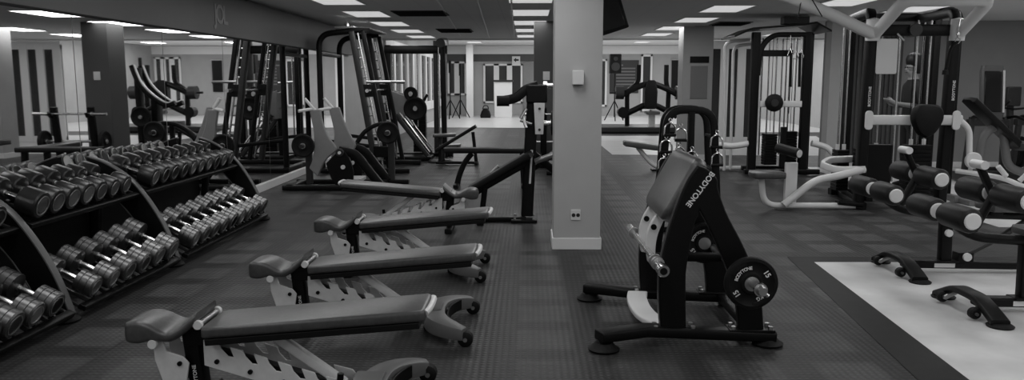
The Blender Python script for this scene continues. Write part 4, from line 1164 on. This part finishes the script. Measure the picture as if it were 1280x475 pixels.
# ------------------------------------------------------------------ Smith machine: two bent side frames with leaning rails
def smith():
    t = thing('smith_machine', 'tall black machine with two rounded arch frames and leaning guide rails at left', 'exercise machine', (-2.8, 13.8, 0))
    for y in (13.05, 14.45):
        m = MB(); m.tube(fillet([(-3.38, y, .03), (-3.38, y, 2.26), (-2.66, y, 2.33)], .22, 8), .048, 12); m.build('arch_frame', 'black', t)
        m = MB(); m.bar([(-2.84, y, 2.30), (-2.50, y, .10)], .13, .09, up=(1, 0, 0)); rl = m.build('rail', 'dark', t, .005)
        for i in range(11):
            k = .12 + .07*i; p = V((-2.84, y, 2.30)).lerp(V((-2.50, y, .10)), k)
            MB().cyl(p + V((.05, 0, 0)), p + V((.12, 0, 0)), .016, n=8).build('peg', 'steel', rl)
        m = MB(); m.cyl((-2.74, y-.02, 2.28), (-2.38, y-.02, .12), .016, n=10); m.build('guide_rod', 'chrome', rl)
        m = MB(); m.bar([(-2.66, y, 2.30), (-2.28, y, .10)], .08, .07, up=(1, 0, 0)); m.build('front_rail', 'black', t, .005)
        m = MB(); m.bar([(-3.42, y, .05), (-1.95, y, .05)], .11, .08); m.build('base_beam', 'black', t, .006)
        m = MB(); m.bar([(-3.38, y, .55), (-2.55, y, .45)], .06, .06); m.build('brace', 'black', t)
    for x, z in ((-2.95, 2.37), (-2.70, 2.35)):
        m = MB(); m.bb((x-.16, 13.0, z-.015), (x+.16, 14.5, z+.015)); m.build('top_plate', 'steel' if x < -2.8 else 'black', t, .004)
    m = MB(); m.lathe([(0, 0), (0, .04), (.04, .04), (.08, .02), (.10, 0)], (-2.95, 13.2, 2.385), (-2.95, 13.2, 3), 12); m.build('top_knob', 'steel', t)
    m = MB(); m.bar([(-3.38, 13.0, .06), (-3.38, 14.5, .06)], .1, .08); m.bar([(-3.38, 13.05, 1.95), (-3.38, 14.45, 1.95)], .06, .06); m.build('rear_beam', 'black', t, .005)
    m = MB(); a, b = V((-2.56, 12.75, 1.36)), V((-2.56, 14.75, 1.36))
    m.lathe([(0, 0), (0, .03), (.22, .03), (.23, .036), (.25, .036), (.25, .018), (1.75, .018), (1.75, .036), (1.77, .036), (1.78, .03), (2.0, .03), (2.0, 0)], a, b, 14); m.build('bar', 'chrome', t)
    for y in (13.05, 14.45):
        m = MB(); m.bb((-2.72, y-.06, 1.26), (-2.5, y+.06, 1.46)); m.build('carriage', 'black', t, .01)
    for y in (13.02, 14.48):
        m = MB(); m.cyl((-2.62, y, 1.5), (-2.22, y, 1.5), .024, n=12); m.build('storage_peg', 'steel', t)
    m = MB(); m.bb((-2.52, 12.95, .28), (-2.2, 13.12, .46)); m.build('spotter_stop', 'black', t, .01)
smith()

# ------------------------------------------------------------------ cable crossover portal, bench in front, leg press
t = thing('cable_crossover', 'black cable crossover frame with thick top beam and slim tower at its right end', 'exercise machine', (-2.2, 16, 0))
m = MB(); m.bar([(-2.78, 16, .03), (-2.78, 16, 2.22)], .12, .14, up=(0, 1, 0)); m.build('left_post', 'black', t, .005)
m = MB(); m.bar([(-1.82, 16, .03), (-1.82, 16, 2.30)], .11, .14, up=(0, 1, 0)); m.build('right_post', 'dark', t, .005)
m = MB(); m.bar([(-1.66, 15.9, .03), (-1.68, 15.9, 2.26)], .10, .12, up=(0, 1, 0)); m.build('tower_post', 'black', t, .005)
m = MB(); m.bar([(-2.84, 16, 2.13), (-1.6, 16, 2.13)], .16, .16); m.build('top_beam', 'black', t, .006)
m = MB(); m.lathe([(-.03, 0), (-.03, .09), (0, .075), (.03, .09), (.03, 0)], (-1.72, 15.85, 2.25), (-1.72, 16.85, 2.25), 22); m.build('pulley', 'dark', t)
m = MB(); m.tube(smooth_curve([(-1.72, 15.85, 2.33), (-1.60, 15.85, 2.33), (-1.56, 15.85, 2.22)], 4), .02, 8); m.build('cable_guide', 'steel', t)
rods(t, [(-2.68, 15.95, .3, 2.1), (-1.76, 15.85, .3, 2.2), (-2.2, 16, .6, 2.05)], .014)
m = MB(); m.bar([(-2.95, 16, .05), (-1.5, 16, .05)], .14, .08); m.bar([(-1.7, 15.7, .05), (-1.7, 16.4, .05)], .12, .08); m.build('base_frame', 'black', t, .006)
m = MB(); m.tube([(-2.70, 15.9, 1.50), (-2.42, 15.85, 1.48)], .024, 10); m.build('handle', 'steel', t)
weight_stack(-2.30, -2.05, 16.0, 16.2, .1, .9, t, 10)

t = thing('cable_bench', 'small black bench with a round foot at the base of the slim cable tower', 'exercise bench', (-1.6, 15.0, 0))
for z, x0, x1 in ((.50, -1.78, -1.36), (.30, -1.66, -1.27)):
    m = MB(); m.loft([[V((x, 15.0+a, z+.03*(x-x0)+b)) for a, b in rrect(2*hw, .06, .02, 3)] for x, hw in ((x0, .10), (x0+.03, .15), (x1-.03, .15), (x1, .10))]); m.build('seat' if z < .4 else 'arm_pad', 'vinyl', t)
m = MB(); m.bar([(-1.62, 15.0, .05), (-1.60, 15.0, .30)], .09, .09, up=(1, 0, 0)); m.bar([(-1.66, 15.0, .3), (-1.64, 15.0, .50)], .07, .07, up=(1, 0, 0)); m.build('post', 'dark', t, .005)
m = MB(); m.lathe([(0, 0), (0, .22), (.015, .24), (.04, .20), (.06, .10), (.06, 0)], (-1.66, 15.0, .003), (-1.66, 15.0, 1), 26); m.build('foot', 'black', t)

t = thing('leg_press_sled', 'inclined leg press with a grey triangular sled plate and black plates before the crossover', 'exercise machine', (-2.3, 15.4, 0))
m = MB(); m.prism([(-2.60, 1.34), (-2.06, 1.14), (-2.46, .78), (-2.60, .80)], 15.15, .06); m.prism([(-2.60, 1.34), (-2.06, 1.14), (-2.46, .78), (-2.60, .80)], 15.6, .06); m.bb((-2.58, 15.2, 1.0), (-2.52, 15.62, 1.3)); m.build('sled_plate', 'shroud', t, .01)
for y in (15.12, 15.68):
    m = MB(); m.bar([(-2.50, y, .88), (-1.90, y, .10)], .09, .08, up=(1, 0, 1)); m.build('rail', 'dark', t, .005)
    m = MB(); m.cyl((-2.42, y-.02, .92), (-1.86, y-.02, .18), .016, n=8); m.build('guide_rod', 'chrome', t)
m = MB(); m.bar([(-2.75, 15.4, .05), (-1.85, 15.4, .05)], .5, .07); m.bar([(-2.6, 15.4, .05), (-2.6, 15.4, .8)], .12, .12, up=(1, 0, 0)); m.build('base_frame', 'black', t, .006)
m = MB(); m.bar([(-2.06, 15.4, 1.05), (-1.93, 15.4, 1.26)], .06, .05); m.build('handle', 'black', t)
m = MB(); m.cyl((-2.12, 15.0, 1.02), (-2.12, 15.8, 1.02), .03, n=12); m.cyl((-2.2, 15.0, 1.26), (-2.2, 15.8, 1.26), .03, n=12); m.build('plate_bar', 'steel', t)
weight_plate('weight_plate', (-2.12, 15.06, 1.0), .22, .07, 'larger black plate on the inclined leg press sled', printed=False)
weight_plate('weight_plate', (-2.20, 15.06, 1.28), .13, .06, 'small black plate on top of the inclined leg press sled', printed=False)

# decline bench between the tower and the incline bench
t = thing('sit_up_bench', 'slim black sit-up bench rising to the right toward the pale far floor', 'exercise bench', (-1.2, 14.6, 0))
m = MB(); d = V((.76, 0, .46)).normalized(); secs = []
for k, hw in ((0, .10), (.03, .15), (.8, .15), (.86, .10)):
    secs.append([V((-1.68, 14.5, .26)) + d*k + V((0, a, 0)) + V((-d.z, 0, d.x))*b for a, b in rrect(2*hw, .06, .02, 3)])
m.loft(secs); m.build('board', 'vinyl_dark', t)
m = MB(); m.bar([(-1.00, 14.5, .60), (-.94, 14.5, .03)], .06, .06, up=(0, 1, 0)); m.build('rear_leg', 'black', t)
m = MB(); m.bar([(-1.60, 14.5, .28), (-1.60, 14.5, .03)], .06, .06, up=(0, 1, 0)); m.build('front_leg', 'black', t)
m = MB(); m.bar([(-1.68, 14.5, .04), (-.90, 14.5, .04)], .07, .05); m.bar([(-.94, 14.3, .04), (-.94, 14.7, .04)], .06, .05); m.build('base_beam', 'black', t, .004)

t = thing('flat_bench', 'long flat black bench reaching left from the incline row machine', 'exercise bench', (-.6, 11.4, 0))
m = MB(); m.loft([[V((x, 11.4+a, .53+b)) for a, b in rrect(2*hw, .07, .02, 3)] for x, hw in ((-1.20, .10), (-1.17, .14), (-.02, .14), (.01, .10))]); m.build('pad', 'vinyl_dark', t)
m = MB(); m.bar(smooth_curve([(-.80, 11.4, .49), (-.90, 11.4, .36), (-.98, 11.4, .18), (-1.02, 11.4, .03)], 4), .08, .08, up=(0, 1, 0)); m.build('front_leg', 'black', t)
m = MB(); m.bar([(-.08, 11.4, .49), (-.06, 11.4, .03)], .08, .08, up=(0, 1, 0)); m.build('rear_leg', 'black', t)
for x in (-1.02, -.06):
    MB().bar([(x, 11.15, .035), (x, 11.65, .035)], .07, .05).build('foot_bar', 'black', t, .004)

# ------------------------------------------------------------------ incline row machine left of the pale column
def row_machine():
    t = thing('incline_row_machine', 'black incline row machine with tall post and sloping bench just left of the pale column', 'exercise machine', (0, 8.6, 0))
    m = MB(); m.bar([(-.01, 8.6, .06), (.03, 8.6, .95), (.06, 8.6, 1.45)], .13, .16, up=(0, 1, 0)); m.build('post', 'black', t, .006)
    m = MB(); m.bb((-.18, 8.42, .003), (.10, 8.78, .035)); m.build('foot_plate', 'black', t, .006)
    m = MB()
    for x in (-.14, .06):
        for y in (8.46, 8.74): m.cyl((x, y, .035), (x, y, .05), .014, n=6)
    m.build('foot_bolt', 'steel', t)
    m = MB(); m.bar(smooth_curve([(-.30, 8.5, 1.30), (-.14, 8.5, 1.33), (-.02, 8.52, 1.42), (.10, 8.55, 1.46)], 5), .08, .10); m.build('head_arm', 'black', t, .005)
    m = MB(); m.loft([[V((x, 8.5+a, 1.30+b)) for a, b in rrect(.12, .11, .03, 3)] for x in (-.33, -.20)]); m.build('head_pad', 'vinyl_dark', t)
    m = MB(); m.bb((-.02, 8.46, 1.28), (.20, 8.74, 1.47)); m.build('head_block', 'black', t, .015)
    m = MB(); m.prism([(.06, 1.28), (.175, 1.28), (.16, .95), (.075, .95)], 8.45, .012); pl = m.build('side_plate', 'grey', t, .004)
    m = MB()
    for z in (1.22, 1.0): m.cyl((.12, 8.452, z), (.12, 8.436, z), .014, n=8)
    m.build('bolt', 'dark', pl)
    m = MB(); m.cyl((.18, 8.6, 1.46), (.36, 8.6, 1.46), .026); m.cyl((.16, 8.6, 1.46), (.20, 8.6, 1.46), .045); m.build('upper_peg', 'chrome', t)
    m = MB(); m.cyl((.10, 8.62, 1.06), (.36, 8.62, 1.06), .026); m.build('lower_peg', 'chrome', t)
    m = MB()
    for p, q in (((-.06, 8.45, 1.16), (-.02, 8.42, 1.02)), ((-.08, 8.45, 1.10), (.04, 8.42, 1.06)), ((-.02, 8.45, 1.22), (-.08, 8.42, 1.12))): m.tube([p, q], .018, 8)
    m.build('clamp', 'chrome', t)
    m = MB(); secs = []; d = V((.69, 0, .41)).normalized(); up = V((-d.z, 0, d.x))
    for k, hw, th in ((0, .10, .05), (.03, .14, .07), (.40, .15, .075), (.76, .15, .07), (.80, .10, .05)):
        secs.append([V((-.64, 8.5, .345)) + d*k + V((0, a, 0)) + up*b for a, b in rrect(2*hw, th, .02, 3)])
    m.loft(secs); m.build('sloping_pad', 'vinyl_dark', t)
    m = MB(); m.bar([(-.60, 8.5, .30), (.0, 8.56, .64)], .07, .06); m.bar([(-.46, 8.5, .37), (-.50, 8.5, .04)], .06, .06, up=(0, 1, 0)); m.bar([(-.62, 8.5, .03), (-.02, 8.55, .03)], .08, .05); m.bar([(-.50, 8.25, .03), (-.50, 8.75, .03)], .07, .05)
    m.build('pad_frame', 'black', t, .004)
    m = MB(); m.bar([(.03, 8.6, .75), (.36, 8.75, .48), (.40, 8.8, .05)], .08, .07, up=(0, 1, 0)); m.bar([(.03, 8.66, .55), (.36, 9.0, .75)], .06, .06); m.build('rear_strut', 'black', t, .004)
    m = MB(); m.cyl((.08, 8.5, .66), (.30, 8.42, .75), .03); m.build('rear_peg', 'steel', t)
    m = MB(); m.bar([(-.45, 8.66, .46), (-.20, 8.62, .60)], .05, .03); m.bar([(-.40, 8.62, .52), (-.32, 8.62, .60)], .04, .03); m.build('ratchet', 'steel', t)
    m = MB(); m.tube([(.02, 8.5, .42), (.04, 8.5, .78)], .012, 8); m.build('spring', 'pale', t)
row_machine()
weight_plate('weight_plate', (.27, 8.62, 1.06), .13, .05, 'small black weight plate on the peg of the incline row machine by the column', printed=False, axis='x')

# bench press station behind the pale column (its reflection shows at the left)
bp_ = t = thing('bench_press_station', 'black bench press station behind the pale column, seen in the mirror at far left', 'exercise bench', (.65, 13.7, 0))
for x in (.27, .92):
    m = MB(); m.bar([(x, 13.98, .03), (x, 13.86, 1.06)], .11, .09, up=(0, 1, 0)); m.bar([(x, 13.86, .90), (x, 13.74, .90), (x, 13.72, .97)], .05, .04); m.build('upright', 'black', t, .005)
m = MB(); m.bar([(.15, 13.98, .04), (1.1, 13.98, .04)], .1, .07); m.bar([(.6, 12.9, .04), (.6, 13.98, .04)], .1, .07); m.bar([(.3, 12.9, .04), (.9, 12.9, .04)], .1, .07); m.build('base_frame', 'black', t, .005)
m = MB(); m.loft([[V((.6+a, y, .42+b)) for a, b in rrect(2*hw, .08, .02, 3)] for y, hw in ((12.8, .1), (12.84, .15), (13.85, .15), (13.9, .1))]); m.build('pad', 'vinyl', t)
m = MB(); m.bar([(.6, 13.7, .05), (.6, 13.7, .38)], .09, .09, up=(1, 0, 0)); m.bar([(.6, 13.05, .05), (.6, 13.05, .38)], .09, .09, up=(1, 0, 0)); m.build('leg', 'black', t)
t = thing('barbell', 'long chrome barbell resting across the bench press station behind the pale column', 'barbell', (.6, 13.78, .95))
m = MB(); m.lathe([(0, 0), (0, .028), (.24, .028), (.25, .04), (.27, .04), (.27, .018), (1.03, .018), (1.03, .04), (1.05, .04), (1.06, .028), (1.3, .028), (1.3, 0)], (-.05, 13.785, .948), (2, 13.785, .948), 14); m.build('bar', 'chrome', t)

for x, lab in ((.10, 'left end'), (1.17, 'right end')):
    weight_plate('weight_plate', (x, 13.95, .46), .19, .07, 'big black plate stored low on the bench press station behind the pale column, ' + lab, printed=False, axis='x')
MB().cyl((.05, 13.95, .46), (1.22, 13.95, .46), .024).build('storage_peg', 'steel', bp_)
# machine with pale curved guide rails beyond the column (seen in the mirror)
t = thing('curved_rail_machine', 'black machine with big pale curved guide rails, seen in the mirrors behind the racks', 'exercise machine', (.8, 17.5, 0))
for y in (17.2, 17.6):
    m = MB(); m.bar(smooth_curve([(.25, y, 1.05), (.45, y, 1.0), (.75, y, 1.18), (1.0, y, 1.45), (1.15, y, 1.85)], 6), .10, .10, up=(0, 1, 0)); rl = m.build('curved_rail', 'black', t, .005)
    m = MB(); m.bar(smooth_curve([(.25, y, 1.11), (.45, y, 1.06), (.72, y, 1.23), (.96, y, 1.5), (1.10, y, 1.86)], 6), .03, .07, up=(0, 1, 0)); m.build('rail_edge', 'pale', rl)
m = MB(); m.bar([(.75, 17.4, .03), (.75, 17.4, 1.15)], .14, .3, up=(0, 1, 0)); m.bar([(1.1, 17.4, .03), (1.12, 17.4, 1.8)], .12, .2, up=(0, 1, 0)); m.build('post', 'black', t, .006)
m = MB(); m.bar([(.1, 17.4, .05), (1.3, 17.4, .05)], .5, .09); m.build('base_frame', 'black', t, .006)
m = MB(); m.loft([[V((x, 17.4+a, .60+b)) for a, b in rrect(2*hw, .1, .02, 3)] for x, hw in ((.2, .14), (.23, .2), (.65, .2), (.68, .14))]); m.build('seat', 'vinyl', t)
m = MB(); m.bar([(.44, 17.4, .08), (.44, 17.4, .56)], .1, .1, up=(1, 0, 0)); m.build('seat_post', 'black', t)
m = MB(); m.cyl((.95, 17.0, .75), (.95, 17.8, .75), .03); m.build('peg', 'steel', t)
weight_plate('weight_plate', (.95, 17.08, .75), .22, .08, 'black weight plate on the curved rail machine beyond the pale column', printed=False)

# ------------------------------------------------------------------ person standing behind the multi-station machine
def person():
    verts = []; edges = []; rad = []
    def v(p, r, prev=None):
        verts.append(p); rad.append(r if isinstance(r, tuple) else (r, r)); i = len(verts)-1
        if prev is not None: edges.append((prev, i))
        return i
    pel = v((0, 0, .98), (.155, .115))
    w1 = v((0, 0, 1.10), (.14, .10), pel); ch = v((0, 0, 1.28), (.165, .115), w1); sh = v((0, .01, 1.46), (.12, .085), ch)
    nk = v((0, .0, 1.56), (.055, .058), sh); jaw = v((0, -.025, 1.635), (.062, .075), nk); hd = v((0, -.01, 1.72), (.078, .098), jaw); v((0, .0, 1.79), (.06, .075), hd)
    v((0, -.115, 1.675), (.012, .014), jaw)
    for s in (-1, 1):
        v((s*.08, 0, 1.69), (.012, .022), hd)
        hp = v((s*.09, 0, .92), (.09, .10), pel); kn = v((s*.10, -.01, .50), .062, hp); an = v((s*.105, .02, .09), .042, kn); v((s*.115, -.15, .04), (.04, .03), an)
        so = v((s*.185, .01, 1.43), .062, sh); el = v((s*.25, .02, 1.16), .044, so); wr = v((s*.10, -.25, 1.20), .028, el); pa = v((s*.06, -.315, 1.235), (.032, .02), wr)
        for k, (dx, dz, L) in enumerate(((-.024, .022, .062), (-.008, .028, .07), (.008, .026, .066), (.022, .016, .052))):
            a = v((s*(.045-dx*.2), -.34, 1.235+dz), .0095, pa); b = v((s*(.03-dx*.3), -.34-L*.5, 1.235+dz*1.2), .0085, a); v((s*(.008), -.345-L*.55, 1.23+dz*1.2), .0075, b)
        a = v((s*.035, -.30, 1.27), .0105, pa); v((s*.012, -.33, 1.285), .009, a)
    me = bpy.data.meshes.new('skeleton'); me.from_pydata(verts, edges, [])
    ob = bpy.data.objects.new('skeleton', me); COL.objects.link(ob)
    sk = ob.modifiers.new('s', 'SKIN'); sk.use_smooth_shade = True
    for i, r in enumerate(rad): me.skin_vertices[0].data[i].radius = r
    me.skin_vertices[0].data[0].use_root = True
    sb = ob.modifiers.new('u', 'SUBSURF'); sb.levels = 2; sb.render_levels = 2
    dg = bpy.context.evaluated_depsgraph_get()
    body = bpy.data.meshes.new_from_object(ob.evaluated_get(dg))
    bpy.data.objects.remove(ob)
    body.materials.clear()
    for k in ('skin', 'shirt', 'trousers', 'rubber'): body.materials.append(M_[k])
    for p in body.polygons:
        c = p.center; p.use_smooth = True
        arm = c.y < -.10 and c.z > 1.1
        p.material_index = 3 if c.z < .10 else 2 if c.z < 1.0 else 0 if (c.z > 1.535 or (arm and c.y < -.08)) else 1
    o = bpy.data.objects.new('person', body); COL.objects.link(o)
    tag(o, 'dark-haired person in dark clothes standing with bent arms behind the multi-station machine', 'person')
    # hair
    m = MB(); secs = []
    for z, rx, ry, dy in ((1.61, .066, .05, .060), (1.68, .098, .085, .036), (1.75, .112, .118, .016), (1.81, .112, .118, .008), (1.86, .092, .098, .006), (1.89, .055, .06, .006), (1.90, .015, .015, .006)):
        secs.append([V((rx*math.cos(2*PI*i/20), dy + ry*math.sin(2*PI*i/20), z)) for i in range(20)])
    m.loft(secs); m.build('hair', 'hair', o)
    m = MB()
    for s in (-1, 1): m.cyl((s*.03, -.100, 1.70), (s*.03, -.106, 1.70), .009, n=10)
    m.build('eyes', 'hair', o)
    m = MB(); m.bar([(-.024, -.099, 1.63), (0, -.104, 1.628), (.024, -.099, 1.63)], .008, .006); m.build('mouth', 'dark', o)
    o.location = (5.33, 11.3, 0); o.rotation_euler = (0, 0, math.radians(-88))
    o.scale = (1.0, 1.0, 1.0)
person()
